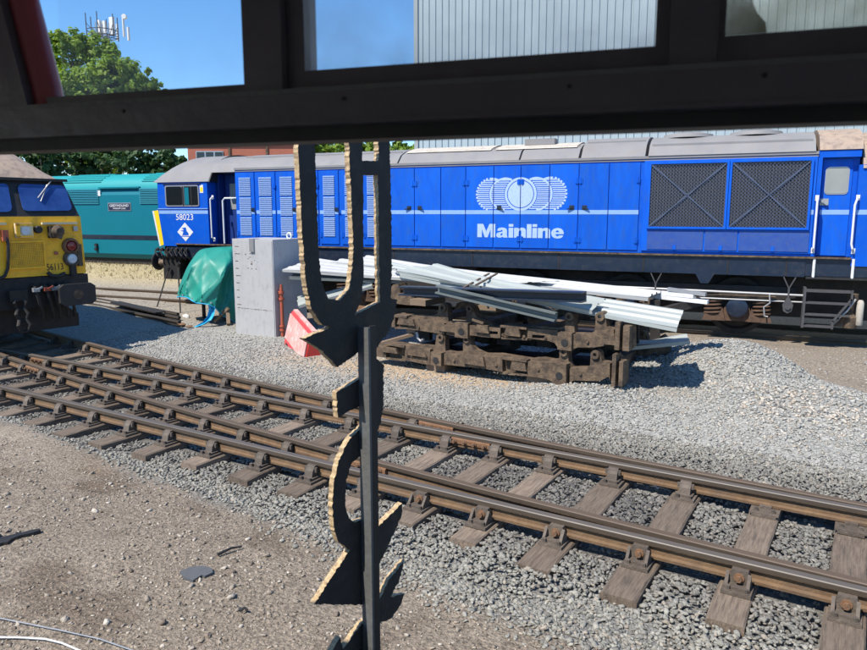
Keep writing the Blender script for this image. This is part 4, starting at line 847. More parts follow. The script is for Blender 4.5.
# ---------------------------------------------------------------- turquoise locomotive behind
TY = 20.6
LT = thing('diesel_locomotive', 'turquoise locomotive with a small nameplate, parked behind the other two', 'locomotive', (-28, TY+1.35, .1))
def T(b, name, m, parent=None, **k): return b.build(name, m, parent or LT, world=True, **k)
X0, X1 = -42.0, YP(186, 200, TY).x
b = MB(); b.prism([(TY+.12, .62), (TY, .8), (TY, 3.02), (TY+.10, 3.25), (TY+2.6, 3.25), (TY+2.7, 3.02), (TY+2.7, .8), (TY+2.58, .62)], 'x', X0, X1); T(b, 'body', M['teal'])
def tx(px): return YP(px, 200, TY).x
def tz(px, py): return YP(px, py, TY).z
b = MB(); pr_ = [(TY+.06, 3.24)]+[(TY+1.35-1.28*math.cos(t), 3.24+.62*math.sin(t)**.8) for t in np.linspace(.12, math.pi-.12, 12)]+[(TY+2.64, 3.24)]
n = len(pr_); b.add([(x, y, z) for x in (X0, X1) for y, z in pr_], [(i, i+1, n+i+1, n+i) for i in range(n-1)]+[tuple(range(n)), tuple(range(n, 2*n))[::-1]], 0, True); T(b, 'roof', M['teal_roof'])
for px0, px1 in ((62, 99), (140, 166)):
    b = MB(); z0, z1 = tz(80, 204), tz(80, 189); x0, x1 = tx(px0), tx(px1)
    for z in np.arange(z0, z1, .065): b.add([(x0, TY-.004, z+.055), (x1, TY-.004, z+.055), (x1, TY-.035, z), (x0, TY-.035, z)], [(0, 1, 2, 3)])
    T(b, 'louvre', M['teal'])
    b = MB()
    for z in np.arange(tz(80, 182.5), tz(80, 174), .08): yy = TY+1.35-1.28*math.cos(math.asin(min(1, max(0, (z-3.24)/.62)**1.25))) if z > 3.24 else TY+.06; b.box((x0, yy-.02, z), (x1, yy+.2, z+.03))
    T(b, 'roof_louvre', M['teal_roof'])
b = MB(); b.box((tx(99.5), TY-.03, tz(80, 189)), (tx(140), TY+.2, tz(80, 187.6))); T(b, 'panel_strip', M['teal'])
b = MB(); b.box((tx(98), TY-.02, tz(98, 196)), (tx(101), TY, tz(98, 190.5))); T(b, 'label', M['white'])
b = MB(); z0, z1 = tz(84, 238.7), tz(84, 234.5); b.box((X0, TY-.012, z0), (X1, TY, z1)); T(b, 'waist_band', M['solebar'])
x0, x1, z0, z1 = tx(108.5), tx(130), tz(120, 210), tz(120, 203.5)
b = MB(); b.box((x0, TY-.03, z0), (x1, TY, z1)); o = T(b, 'nameplate', M['plate_navy'])
b = MB(); b.box((x0-.03, TY-.02, z0-.03), (x1+.03, TY-.004, z1+.03)); T(b, 'nameplate_border', M['alu'], o)
for txt, a0, a1, h0, h1 in (('GREYHOUND', .06, .94, .50, .88), ('WARSHIP CLASS', .2, .8, .14, .36)):
    vs, fs = text_mesh(txt, 1, 0, .01, (x1-x0)*(a1-a0), (z1-z0)*(h1-h0)); b = MB(); b.add([(p[0]+x0+(x1-x0)*a0, TY-.032, p[2]+z0+(z1-z0)*h0) for p in vs], fs); T(b, 'lettering', M['white'], o, fix=False)
for py in (245, 249): b = MB(); c = YP(97, py, TY); b.lathe((c.x, TY, c.z), [(.07, -.05), (.07, .01)], 10, 'y'); b.box((c.x-.06, TY-.08, c.z-.05), (c.x+.06, TY, c.z+.05)); T(b, 'filler_cap', M['black'])
b = MB(); b.box((X0, TY+.2, .2), (X1, TY+2.5, .64)); T(b, 'underframe', M['underframe'])
# dry grass on the bank
n = 2600; gx = rng.uniform(-36, -15, n); gy = rng.uniform(18.6, 20.4, n); gz = gh(gx, gy); hgt = rng.uniform(.04, .14, n)*np.where(rng.random(n) < .12, 1.7, 1); a = rng.uniform(0, np.pi, n); ln = rng.normal(0, .5, (n, 2))*hgt[:, None]
wv = np.stack([np.cos(a), np.sin(a)], 1)*.018; V = np.zeros((n, 3, 3)); V[:, 0] = np.stack([gx-wv[:, 0], gy-wv[:, 1], gz-.02], 1); V[:, 1] = np.stack([gx+wv[:, 0], gy+wv[:, 1], gz-.02], 1); V[:, 2] = np.stack([gx+ln[:, 0], gy+ln[:, 1], gz+hgt], 1)
me = np_mesh('grass', V.reshape(-1, 3), np.arange(n*3).reshape(-1, 3), [M['grass']]); tag(obj('grass', me), 'dry straw coloured grass along the turquoise locomotive', kind='stuff')
# ---------------------------------------------------------------- buildings behind
SY = 19.6; SX0 = YP(418.5, 100, SY).x
shed = thing('engine_shed', 'tall pale grey corrugated shed behind the blue locomotive', 'shed', (SX0, SY, 0))
b = MB(); b.box((SX0+.02, SY+.06, -.2), (16, SY+22, 9.4)); b.build('body', M['shed'], shed, world=True)
pm = None; PW = 1.0
for k in range(24):
    if pm is None:
        b = MB(); prof = [(0, 0)]
        for q in range(5): x = q*.2; prof += [(x+.128, 0), (x+.146, .034), (x+.182, .034), (x+.199, 0)]
        n = len(prof); b.add([(x, y, z) for z in (0, 9.5) for x, y in prof], [(i, i+1, n+i+1, n+i) for i in range(n-1)])
        pm = b.build('cladding_panel', M['shed'], shed, fix=False); o = pm
    else: o = pm.copy(); COL.objects.link(o)
    o.location = (k*PW, -.004*(k % 2), -.1)
b = MB(); b.box((SX0-.12, SY-.05, -.1), (SX0, SY+.3, 9.45)); b.build('corner_trim', M['cladding'], shed, world=True)
b = MB(); b.box((SX0-.2, SY-.12, 9.4), (16, SY+22, 9.6)); b.build('roof', M['roof'], shed, world=True)
BD = 42.0; bp = lambda px, py: CAM+ray(px, py)*BD
A_, B_ = bp(187, 150), bp(306, 150); bd = (B_-A_); bd.z = 0; bw = bd.length; brz = math.atan2(bd.y, bd.x)
bk = thing('brick_building', 'low red brick building glimpsed over the roof of the blue locomotive', 'building', (A_.x, A_.y, 0), brz)
b = MB(); b.box((0, .1, -.2), (bw, 9, 6.6)); b.build('wall', M['brick'], bk)
b = MB(); b.box((-.2, -.15, 6.6), (bw+.2, 9.2, 6.85)); b.build('roof', M['roof'], bk)
for f0, f1 in ((.07, .30), (.42, .52), (.62, .72), (.82, .92)):
    zb, zt = (4.6, 5.95) if f0 < .1 else (1.0, 2.6); b = MB(); b.box((bw*f0, .04, zb), (bw*f1, .14, zt)); wo = b.build('window', M['alu'], bk)
    for q in range(2 if f0 > .1 else 3):
        nn_ = 2 if f0 > .1 else 3; b = MB(); xw = bw*(f1-f0)/nn_; b.box((bw*f0+q*xw+.06, .02, zb+.06), (bw*f0+(q+1)*xw-.04, .05, zt-.06)); b.build('pane', M['glass_dark'], wo)
for f in (.345, .66): b = MB(); b.box((bw*f, .02, -.1), (bw*f+.12, .1, 6.6)); b.build('drainpipe', M['cast'], bk)
# ---------------------------------------------------------------- trees and the phone mast
def tree(label, px, base_depth, lumps, nleaf, leaf, m, group=None, trunk=.35, seed=1):
    r = np.random.default_rng(seed); bx = CAM+ray(px, 212)*base_depth; tr = thing('tree', label, 'tree', (bx.x, bx.y, -.1), 0, group)
    cs = []; 
    for (x, y, rp, dz) in lumps: c = CAM+ray(x, y)*(base_depth+dz); cs.append((np.array(c), rp/FPX*base_depth))
    tot = sum(q[1]**2 for q in cs); Vs = []
    for c, R in cs:
        k = int(nleaf*R*R/tot); sub = max(6, int(k/34))
        d = r.normal(size=(sub, 3)); d /= np.linalg.norm(d, axis=1)[:, None]; d[:, 2] = np.abs(d[:, 2])*np.where(r.random(sub) < .75, 1, -1)
        sc = c+d*R*r.uniform(.45, 1.02, (sub, 1))*np.array([1, 1, .9]); sr = R*r.uniform(.10, .24, sub)
        i = r.integers(0, sub, k); o = r.normal(size=(k, 3)); o /= np.linalg.norm(o, axis=1)[:, None]; pos = sc[i]+o*(sr[i]*r.uniform(.3, 1.1, k))[:, None]*np.array([1, 1, .75])
        nrm_ = o+d[i]*.7+r.normal(0, .45, (k, 3))+np.array([0, 0, .4]); nrm_ /= np.linalg.norm(nrm_, axis=1)[:, None]
        t1 = np.cross(nrm_, r.normal(size=(k, 3))); t1 /= np.linalg.norm(t1, axis=1)[:, None]; t2 = np.cross(nrm_, t1); L = leaf*r.uniform(.6, 1.35, (k, 1)); W_ = L*r.uniform(.45, .75, (k, 1))
        Vs.append(np.stack([pos-t1*L, pos-t2*W_+nrm_*L*.12, pos+t1*L, pos+t2*W_+nrm_*L*.12], 1))
    V = np.concatenate(Vs).reshape(-1, 3)-np.array(tr.location); me = np_mesh('crown', V, np.arange(len(V)).reshape(-1, 4), [m]); obj('crown', me, tr)
    b = MB(); top = max(cs, key=lambda q: q[0][2]); tp = Vector(top[0])-Vector(tr.location)
    b.tube([(0, 0, -.3), (0, 0, .4), (.1, 0, tp.z*.25), (tp.x*.3, tp.y*.3, tp.z*.5), (tp.x*.8, tp.y*.8, tp.z*.95)], [trunk*1.4, trunk, trunk*.85, trunk*.6, trunk*.12], 10)
    for c, R in cs:
        e = Vector(c)-Vector(tr.location); z0 = max(.25, min(.6, e.z/tp.z*.55))*tp.z; b.tube([(tp.x*z0/tp.z*.5, tp.y*z0/tp.z*.5, z0*.8), (e.x*.5, e.y*.5, (z0+e.z)/2-.2), (e.x, e.y, e.z)], [trunk*.45, trunk*.25, trunk*.06], 6)
    b.build('trunk', M['bark'], tr); return tr
tree('large bright green tree rising above the turquoise locomotive at the left', 105, 52, [(66,52,26,0),(98,60,26,1),(52,84,30,3),(112,84,30,-2),(134,88,26,-1),(150,93,17,0),(84,100,36,-2),(120,122,38,-1),(60,125,36,1),(152,124,26,1),(96,150,36,-2),(20,90,40,5),(25,140,34,3)], 60000, .155, M['leaf'], trunk=.5, seed=3)
for i, (lab, px, dep, lum, m_) in enumerate([
    ('dark bushy tree just behind the left end of the turquoise locomotive', 45, 34, [(30,158,20,0),(58,160,18,1),(40,150,16,-1),(45,180,26,0)], 'leaf_dark'),
    ('dark leafy tree behind the middle of the turquoise locomotive', 95, 36, [(80,160,16,0),(105,158,18,0),(92,178,24,1),(120,165,14,-1)], 'leaf_dark'),
    ('green tree beside the left end of the red brick building', 155, 37, [(138,160,17,0),(165,160,17,0),(152,178,24,1),(178,166,12,0)], 'leaf_dark'),
    ('tree between the red brick building and the grey shed, nearer the brick', 325, 46, [(312,150,18,0),(338,150,17,1),(325,170,26,0)], 'leaf'),
    ('tree closest to the left corner of the grey corrugated shed', 390, 44, [(372,152,18,0),(398,148,16,1),(412,155,15,0),(388,172,28,0)], 'leaf')]):
    tree(lab, px, dep, lum, 7000, .12, M[m_], 'trees behind the locomotives', .16, 20+i)
MD = 80.0; mp = lambda px, py, dz=0: CAM+ray(px, py)*(MD+dz); mb = mp(115, 212)
mast = thing('phone_mast', 'mobile phone mast with white antennas rising behind the large tree', 'mast', (mb.x, mb.y, 0))
b = MB(); tz_ = mp(115, 30).z
for sx in (-.45, .45):
    for sy in (-.45, .45): b.tube([(mb.x+sx, mb.y+sy, 0), (mb.x+sx, mb.y+sy, tz_)], .06, 6)
for k in range(int(tz_/1.1)):
    z = k*1.1
    for (a0, a1) in (((-.45,-.45),(.45,-.45)), ((.45,-.45),(.45,.45)), ((.45,.45),(-.45,.45)), ((-.45,.45),(-.45,-.45))): b.bar((mb.x+a0[0], mb.y+a0[1], z), (mb.x+a1[0], mb.y+a1[1], z+1.1), .05)
b.build('lattice_tower', M['steel'], mast, world=True)
b = MB()
for py in (38, 43):
    for q in range(12): t0, t1 = 2*math.pi*q/12, 2*math.pi*(q+1)/12; z = mp(115, py).z; b.bar((mb.x+1.6*math.cos(t0), mb.y+1.6*math.sin(t0), z), (mb.x+1.6*math.cos(t1), mb.y+1.6*math.sin(t1), z), .07)
for q in range(6): t = 2*math.pi*q/6; z = mp(115, 43).z; b.bar((mb.x, mb.y, z), (mb.x+1.6*math.cos(t), mb.y+1.6*math.sin(t), z), .07); b.bar((mb.x+.45, mb.y, z-1), (mb.x+1.6*math.cos(t), mb.y+1.6*math.sin(t), z+1.2), .05); b.bar((mb.x+1.6*math.cos(t), mb.y+1.6*math.sin(t), z-.3), (mb.x+1.6*math.cos(t), mb.y+1.6*math.sin(t), z+2.2), .07)
b.build('headframe', M['fin'], mast, world=True)
for px, y0, y1, ww in ((99, 20, 34, .11), (103.5, 21, 33, .2), (111.5, 17, 34, .24), (128, 27, 40, .07), (123, 18, 36, .05), (117, 24, 40, .05)):
    p, q = mp(px, y0, -1.2), mp(px, y1, -1.2); b = MB(); b.box((p.x-ww*1.25, p.y-.12, q.z), (p.x+ww*1.25, p.y+.12, p.z)); b.build('antenna', M['white'], mast, world=True)
p = mp(125, 17, -1); b = MB(); b.cyl(p, p+Vector((.15, -.35, 0)), .26, 14); b.build('dish', M['white'], mast, world=True)
# ---------------------------------------------------------------- stacked bogie frames
SL0 = G(378, 363.5); SR0 = G(628, 390)
se = (SR0-SL0); se.z = 0; se.normalize(); sn = Vector((se.y, -se.x, 0))           # sn points to the camera
def SP(px, py, back=0.0): return PP(px, py, SR0-sn*back, sn)
low = [(374.5,349),(388.5,341.5),(408.7,344.7),(423.5,345.3),(435,346.6),(436.4,335.5),(438,333.6),(441,332.7),(443.5,333.8),(444.7,336.4),(445.5,351),(453,352.5),(463,352),(463,338),(465,335.5),(468,335.5),(469.6,338),(471,345),(475,350),(484,354),(499,354),(510,355.8),(530,359),(541.5,358),(553,360),(559,359),(560.4,349.5),(562,347.5),(564.5,347.2),(567.4,349.5),(568.5,361.5),(571.5,367.3),(590,367.3),(590.7,353.8),(592.5,351),(595,350),(598,351),(600,354),(602,361.5),(613,362.7),(614.6,358),(618.8,355.7),(621,358),(625.7,361.5),(625.7,382.3),(613,383.5),(611,375.5),(601.5,380),(576,379.5),(569,383),(557,382.5),(552,379),(541.5,376.5),(520,374),(500,370),(488,368),(451,364),(434.6,364),(425,363),(414,360.4),(394,357.6),(373.7,355)]
up = [(389.4,323.5),(392,316),(396,314.3),(420,315.4),(431,316),(437,314.3),(439.2,306),(441,303.4),(443.3,302.8),(446,303.6),(447.4,306),(448.4,321.5),(466,321.7),(466.6,306.5),(468.5,304.3),(471,304.3),(473,307),(474,313),(477,317.5),(484.4,320.7),(494,326),(497.3,326.5),(504.7,324),(530,326.5),(544,325.8),(557.7,328),(565,326),(566.4,315),(567.8,312.6),(570,312),(572.6,313),(573.8,315.5),(574.6,332.7),(594.6,332.9),(596,315),(598,312.5),(600.6,312),(603.6,313),(605,316),(607,327),(617.6,328),(621,323),(624.8,321.5),(627.5,325),(633,326.5),(633.3,347.7),(620,348.5),(617,343),(597,346.5),(580,346.5),(573,349),(561,348),(557,342),(550.7,340),(520,336.5),(500,337.3),(473,334.6),(462,336),(450,334),(412.4,328.5),(390,325.8)]
def slot(x, y, w_, h_): return [(x-w_, y-h_), (x+w_, y-h_+.8), (x+w_, y+h_+.8), (x-w_, y+h_)]
def circ(x, y, r, n=8): return [(x+r*math.cos(2*math.pi*k/n), y+r*math.sin(2*math.pi*k/n)) for k in range(n)]
def bogie_stack(label, outline, holes, lugs, plates, zofs, yofs):
    fr = thing('bogie_frame', label, 'bogie frame', (*((SL0+SR0)/2).xy, SR0.z), 0, 'rusty bogie frames stacked on the gravel')
    def one(back):
        b = MB(); sh = -sn*back
        b.extr([SP(x, y, yofs)+sh for x, y in outline], -sn*.13, holes=[[SP(x, y, yofs)+sh for x, y in h] for h in holes]); o = b.build('side_frame', M['cast'], fr, world=True)
        for (x, y, r) in lugs:
            b = MB(); c = SP(x, y, yofs)+sh; R_ = r/FPX*10.6
            prof = [(R_*.45, .0), (R_*.45, .035), (R_, .035), (R_*1.05, -.15), (R_*.9, -.17)]
            vs = []; n = 12
            for rr, hh in prof:
                for k in range(n): t = 2*math.pi*k/n; vs.append(c+se*(rr*math.cos(t))+Vector((0, 0, rr*math.sin(t)))+sn*hh)
            b.add(vs, [(i*n+k, i*n+(k+1) % n, i*n+n+(k+1) % n, i*n+n+k) for i in range(len(prof)-1) for k in range(n)], 0, True); b.build('lug', M['cast'], o, world=True)
        for (x0, y0, x1, y1) in plates:
            b = MB(); a = SP(x0, y1, yofs)+sh; c = SP(x1, y0, yofs)+sh; w2 = (c-a).dot(se)
            b.obox((a+c)/2+sn*.06, se*(w2/2), sn*.07, Vector((0, 0, (c.z-a.z)/2))); pl = b.build('axle_guide', M['cast'], o, world=True)
            b = MB(); cc = (a+c)/2+sn*.131; b.extr([cc+se*(.055*math.cos(t))+Vector((0, 0, .055*math.sin(t)-.02)) for t in np.linspace(0, 2*math.pi, 10, False)], sn*.006); b.build('bore', M['black'], pl, world=True)
        return o
    one(0); far = one(2.05)
    base = SP(500, outline[-3][1] if 0 else 0, yofs)
    for px, py, h in ((400, 322 if zofs else 350, .14), (456, 328 if zofs else 358, .2), (520, 331 if zofs else 366, .16), (582, 340 if zofs else 373, .18)):
        c = SP(px, py, yofs); b = MB(); c.z -= .07; b.bar(c-sn*.12, c-sn*2.05, .20, h*.8); b.build('cross_beam', M['cast'], fr, world=True)
    c0_, c1_ = SP(405, 330 if zofs else 356, yofs+.5), SP(600, 342 if zofs else 374, yofs+.5); b = MB(); b.obox((c0_+c1_)/2-sn*.55, (c1_-c0_)/2, sn*.5, Vector((0, 0, .05))); b.build('shade_plate', M['underframe'], fr, world=True)  # dark plate added between the side frames to block light
    for k in range(5): c = SP(425+k*40, (334 if zofs else 362)+k*2, yofs+.35+.06*k); b = MB(); b.bar(c-Vector((0, 0, .1)), c+Vector((0, 0, .13)), .14, .22); b.build('shade_block', M['underframe'], fr, world=True)  # dark blocks added inside the frame to deepen the shade
    for (xa, ya, xb, yb) in (((389, 342.5, 408.5, 345.7), (505.5, 356.8, 530, 360)) if not zofs else ((398, 315.3, 411, 316.2), (504, 325.2, 530, 327.5), (476, 318.5, 487, 322.5))):
        b = MB(); p, q = SP(xa, ya, yofs), SP(xb, yb, yofs); b.bar(p+sn*.055, q+sn*.055, .13, .035); b.build('shade_lip', M['cast'], fr, world=True)  # lip added to throw shade over the recess
        p, q = SP(xa, ya+(15 if not zofs else 12), yofs), SP(xb, yb+(14 if not zofs else 11), yofs); b = MB(); b.bar(p+sn*.04, q+sn*.04, .10, .03); b.build('bottom_lip', M['cast'], fr, world=True)
    for k in range(9):
        xx = 415+k*21+(7 if zofs else 0); yy = (326 if zofs else 355)+(xx-415)*(.085 if zofs else .105); c = SP(xx, yy, yofs)+sn*.086; b = MB(); b.cyl(c, c+sn*.025, .022, 6); b.build('bolt', M['cast'], fr, world=True)
    for x0, y0, x1, y1 in (((615, 353+0, 620, 384), (622, 360, 627, 384)) if not zofs else ((618, 321, 624, 348), (626, 325, 633.5, 349))):
        a = SP(x0, y1, yofs); c = SP(x1, y0, yofs); b = MB(); b.obox((a+c)/2+sn*.05, se*((c-a).dot(se)/2), sn*.10, Vector((0, 0, (c.z-a.z)/2))); b.build('end_bracket', M['cast'], fr, world=True)
    def clip(poly, keep):
        out = []
        for i, p in enumerate(poly):
            q = poly[(i+1) % len(poly)]; a, c = keep(p), keep(q)
            if a >= 0: out.append(p)
            if (a >= 0) != (c >= 0): f = a/(a-c); out.append((p[0]+(q[0]-p[0])*f, p[1]+(q[1]-p[1])*f))
        return out
    for x0, x1, top0, top1 in (((376, 389, 345, 345), (408, 433, 344, 348), (447, 505, 352, 356), (530, 556, 360, 361), (572, 612, 367, 362)) if not zofs else ((391, 398, 314, 314), (411, 447, 316, 322), (449, 503, 322, 327), (530, 560, 327, 329), (575, 616, 333, 328))):
        ext = 8.0
        L = clip(clip(outline, lambda p: p[0]-x0), lambda p: x1-p[0]); L = clip(L, lambda p: p[1]-(top0+(top1-top0)*(p[0]-x0)/(x1-x0))-.6)
        if len(L) < 3: continue
        hs = [h for h in holes if x0 < h[0][0] < x1 and x0 < h[2][0] < x1]
        b = MB(); b.extr([SP(x, y, yofs)+sn*.085 for x, y in L], -sn*.088, holes=[[SP(x, y, yofs)+sn*.085 for x, y in h] for h in hs]); b.build('raised_section', M['cast'], fr, world=True)
    # raised webs and pads on the face
    for x, y, ww, hh in (((394, 349, 11, 3), (420, 353, 14, 2.2), (478, 359, 13, 5), (522, 365, 9, 4)) if not zofs else ((410, 321, 12, 3.5), (452, 327.5, 10, 3.5), (486, 328, 8, 4), (516, 331, 9, 4), (612, 338, 6, 5))):
        c = SP(x, y, yofs); b = MB(); k = 10.6/FPX; b.prism([(-ww*k, -hh*k), (ww*k, -hh*k), (ww*k*.8, hh*k), (-ww*k*.8, hh*k)], 'y', 0, .05)
        tfm = Matrix(((se.x, -sn.x, 0, c.x+sn.x*.125), (se.y, -sn.y, 0, c.y+sn.y*.125), (0, 0, 1, c.z), (0, 0, 0, 1))); b.v = [tuple(tfm @ Vector(p)) for p in b.v]; b.build('web_pad', M['cast'], fr, world=True)
    return fr
bogie_stack('long rusty cast bogie frame at the bottom of the stack', low, [slot(418.5, 354.5, 6, 1.5), slot(381, 350.5, 5, 1.2), slot(535, 368, 6.5, 1.6)], [(441, 337.5, 4.2), (467, 339.5, 3.6), (564, 352, 4.2), (595.5, 354.5, 4.2)], [(435, 352, 445.5, 363.5), (556, 363, 570, 382.5)], 0, 0.0)
bogie_stack('long rusty cast bogie frame lying on top of the other one', up, [slot(494, 331.5, 6.5, 1.6), slot(541, 335.5, 6.5, 1.6)], [(443.3, 307.5, 4.4), (470, 308.5, 3.8), (569.8, 316.5, 4.4), (600.5, 316.5, 4.4)], [(459, 322.5, 472, 336), (561, 332, 575.5, 348)], 1, 0.06)
# parts lying between and on the frames at the left
pts = [(388,297),(390,289),(393,284.5),(398,284),(400,290),(400,293),(414,296),(417,303),(412,305.5),(398,304),(389,301)]
b = MB(); b.extr([SP(x, y, .5) for x, y in pts], -sn*.25); o = b.build('cast_bracket', M['cast']); tag(o, 'loose cast bracket perched on the left end of the upper bogie frame', 'scrap iron')
pts = [(343,303),(345,296),(350,293),(354,296),(356,306),(372,309),(378,318),(345,318)]
b = MB(); b.extr([SP(x, y, .9) for x, y in pts], -sn*.3); o = b.build('cast_bracket', M['rust']); tag(o, 'reddish rusty casting seen through the letters of the cut steel sign', 'scrap iron')
for i, (px, py, w_, dep, lab) in enumerate(((437, 372, .18, .5, 'wooden packing block under the left half of the bottom bogie frame'), (540, 380, .2, .5, 'dark wooden packing block under the right half of the bottom bogie frame'), (421, 302, .16, .6, 'pale packing block on the left end of the upper bogie frame'), (490, 308, .16, .6, 'packing block in the middle under the grey channels'))):
    c = SP(px, py, .05 if i < 2 else .35); hh = .07 if i < 2 else .05; b = MB()
    if i < 2: c.z = float(gh(c.x, c.y))+hh
    b.obox(c-sn*.2, se*w_, sn*dep/2, Vector((0, 0, hh))); b.build('packing_block', M['timber']); tag(COL.objects[-1], lab, 'timber block', 'packing blocks of the stack')
b = MB(); b.bar(SP(375, 345, .25), SP(414, 334, .7), .12, .05); o = b.build('timber_batten', M['timber']); tag(o, 'short grey batten wedged between the two bogie frames at their left end', 'batten')
b = MB(); b.tube([SP(417, 332, .1), SP(418, 338, .1), SP(421, 341, .1), SP(423.5, 339, .1)], .025, 8); o = b.build('iron_hook', M['steel']); tag(o, 'pale iron hook hanging between the two bogie frames', 'hook')
# ---------------------------------------------------------------- cladding sheets and channels on the stack
def BK(px, py, back): return SP(px, py, back)
def sheet(label, cs, m, ribs=4, h=.035, group='cladding sheets lying on the stacked frames', notch=0):
    c = [Vector(p) for p in cs]; nrm_ = (c[1]-c[0]).cross(c[3]-c[0]).normalized()
    if nrm_.z < 0: nrm_ = -nrm_
    root = thing('cladding_sheet', label, 'metal sheet', tuple((c[0]+c[1]+c[2]+c[3])/4), 0, group)
    prof = []
    for k in range(ribs):
        f = k/ribs; prof += [(f+.02/ribs, 0), (f+.60/ribs, 0), (f+.70/ribs, h), (f+.90/ribs, h)]
    prof.append((1, 0)); n = len(prof); N = 9; v = []
    for i in range(N+1):
        u = i/N
        for f, z in prof:
            a = c[0].lerp(c[1], u); d = c[3].lerp(c[2], u); p = a.lerp(d, f); v.append(p+nrm_*(z+.012*math.sin(u*7+f*3)) - Vector((0, 0, .05*math.sin(math.pi*u)*f)))
    b = MB(); fs = [(i*n+j, i*n+n+j, i*n+n+j+1, i*n+j+1) for i in range(N) for j in range(n-1)]; b.add(v, fs)
    b.add([Vector(p)-nrm_*.004 for p in v], [f[::-1] for f in fs]); b.build('corrugated_face', m, root, world=True, fix=False)
    lip = MB(); lip.extr([c[0], c[1], c[1]-nrm_*.05, c[0]-nrm_*.05], (c[3]-c[0]).normalized()*.004); lip.build('folded_edge', m, root, world=True)
    return root
sheet('pale grey-green cladding sheet drooping to the right off the stack', [BK(400, 274.5, .25), BK(677, 328.5, .0), BK(683.5, 311.5, .75), BK(388, 263, 1.15)], M['cladding'], 3, .032)
sheet('upper pale cladding sheet ending halfway along the stack with a cut corner', [BK(396, 270.5, .3), BK(592, 311, -.02), BK(606, 299.5, .35), BK(440, 265, .8)], M['cladding'], 2, .03)
sheet('bright white cladding sheet lying highest on the left of the stack', [BK(282, 269.5, .9), BK(505, 285, .75), BK(560, 281, 1.3), BK(318, 258.5, 1.7)], M['cladding_white'], 4, .012)
sheet('white cladding sheet at the back reaching towards the blue locomotive', [BK(330, 262, 1.5), BK(648, 298, 1.0), BK(662, 292, 1.6), BK(370, 256.5, 2.2)], M['cladding_white'], 3, .03)
sheet('narrow grey sheet sticking out left beneath the white one', [BK(289, 277, .9), BK(400, 281, .9), BK(412, 274, 1.5), BK(300, 271.5, 1.5)], M['cladding_dark'], 2, .03)
sheet('short pale sheet poking out low beside the grey cabinet', [BK(298, 306, .9), BK(372, 286, .8), BK(374, 279, 1.3), BK(298, 297, 1.4)], M['cladding'], 2, .03)
sheet('thin pale sheet lying low beyond the right end of the frames', [BK(628, 347, .6), BK(690, 341, .9), BK(686, 334, 1.3), BK(630, 339, 1.2)], M['cladding'], 1, .02)
def channel(label, p, q, w_, h_, m, th=.012):
    p, q = Vector(p), Vector(q); d = (q-p).normalized(); a = sn.copy(); up_ = d.cross(a).normalized(); up_ = up_ if up_.z > 0 else -up_; L = (q-p).length; a = up_.cross(d).normalized(); a = a if a.dot(sn) > 0 else -a
    r = thing('steel_channel', label, 'steel channel', tuple((p+q)/2), 0, 'steel channels on the stacked frames'); mid = (p+q)/2
    b = MB(); b.obox(mid-a*(w_/2), d*(L/2), a*th, up_*(h_/2)); b.build('web', m, r, world=True)
    for sg, nm in ((1, 'flange'), (-1, 'flange')): b = MB(); b.obox(mid+up_*(sg*(h_/2-th)), d*(L/2), a*(w_/2), up_*th); b.build(nm, m, r, world=True)
    return r
channel('dark steel channel lying open side forward across the stack', SP(401, 290.5, -.1), SP(584, 297, -.12), .16, .15, M['solebar'])
channel('grey green channel lying aslant in front of the dark one', SP(437, 289, -.24), SP(556, 317, -.14), .10, .13, M['cladding_dark'])
b = MB(); b.bar(SP(440, 281, .2), SP(560, 299, .1), .05, .03); o = b.build('steel_strip', M['cladding_dark']); tag(o, 'thin grey edging strip lying along the pale sheets', 'metal strip')
for i, (x0, y0, x1, y1, lab) in enumerate(((463, 288, 489, 273.5, 'dark cross strap bent over the sheets, left of two'), (476, 285, 497, 273.5, 'dark cross strap bent over the sheets, right of two'))):
    b = MB(); b.bar(SP(x0, y0, -.02), SP(x1, y1, .9), .035, .02); o = b.build('strap', M['cast']); tag(o, lab, 'strap', 'straps over the sheets')
for i, (x0, y0, x1, y1, m_, lab) in enumerate(((636, 290.5, 694, 296, 'white', 'upper white batten lying beside the locomotive at the right end of the sheets'), (640, 294.5, 708, 302, 'white', 'lower white batten lying beside the locomotive at the right end of the sheets'), (668, 289, 706, 294.5, 'steel', 'grey tube lying behind the two white battens'))):
    p, q = SP(x0, y0, 1.6), SP(x1, y1, 1.6); b = MB(); b.bar(p, q, .10, .06 if m_ == 'white' else .05); o = b.build('batten', M[m_]); tag(o, lab, 'batten', 'battens at the right end of the sheets')
c = SP(696, 318, 1.8); b = MB(); b.bar(SP(640, 318, 1.2), SP(700, 301, 1.75), .12, .12); b.bar(SP(655, 340, 1.3), SP(655, 300, 1.3), .14); b.bar(SP(634, 347, .9), SP(634, 318, .9), .14); o = b.build('timber_trestle', M['underframe']); tag(o, 'dark timber prop under the right ends of the sheets', 'prop')
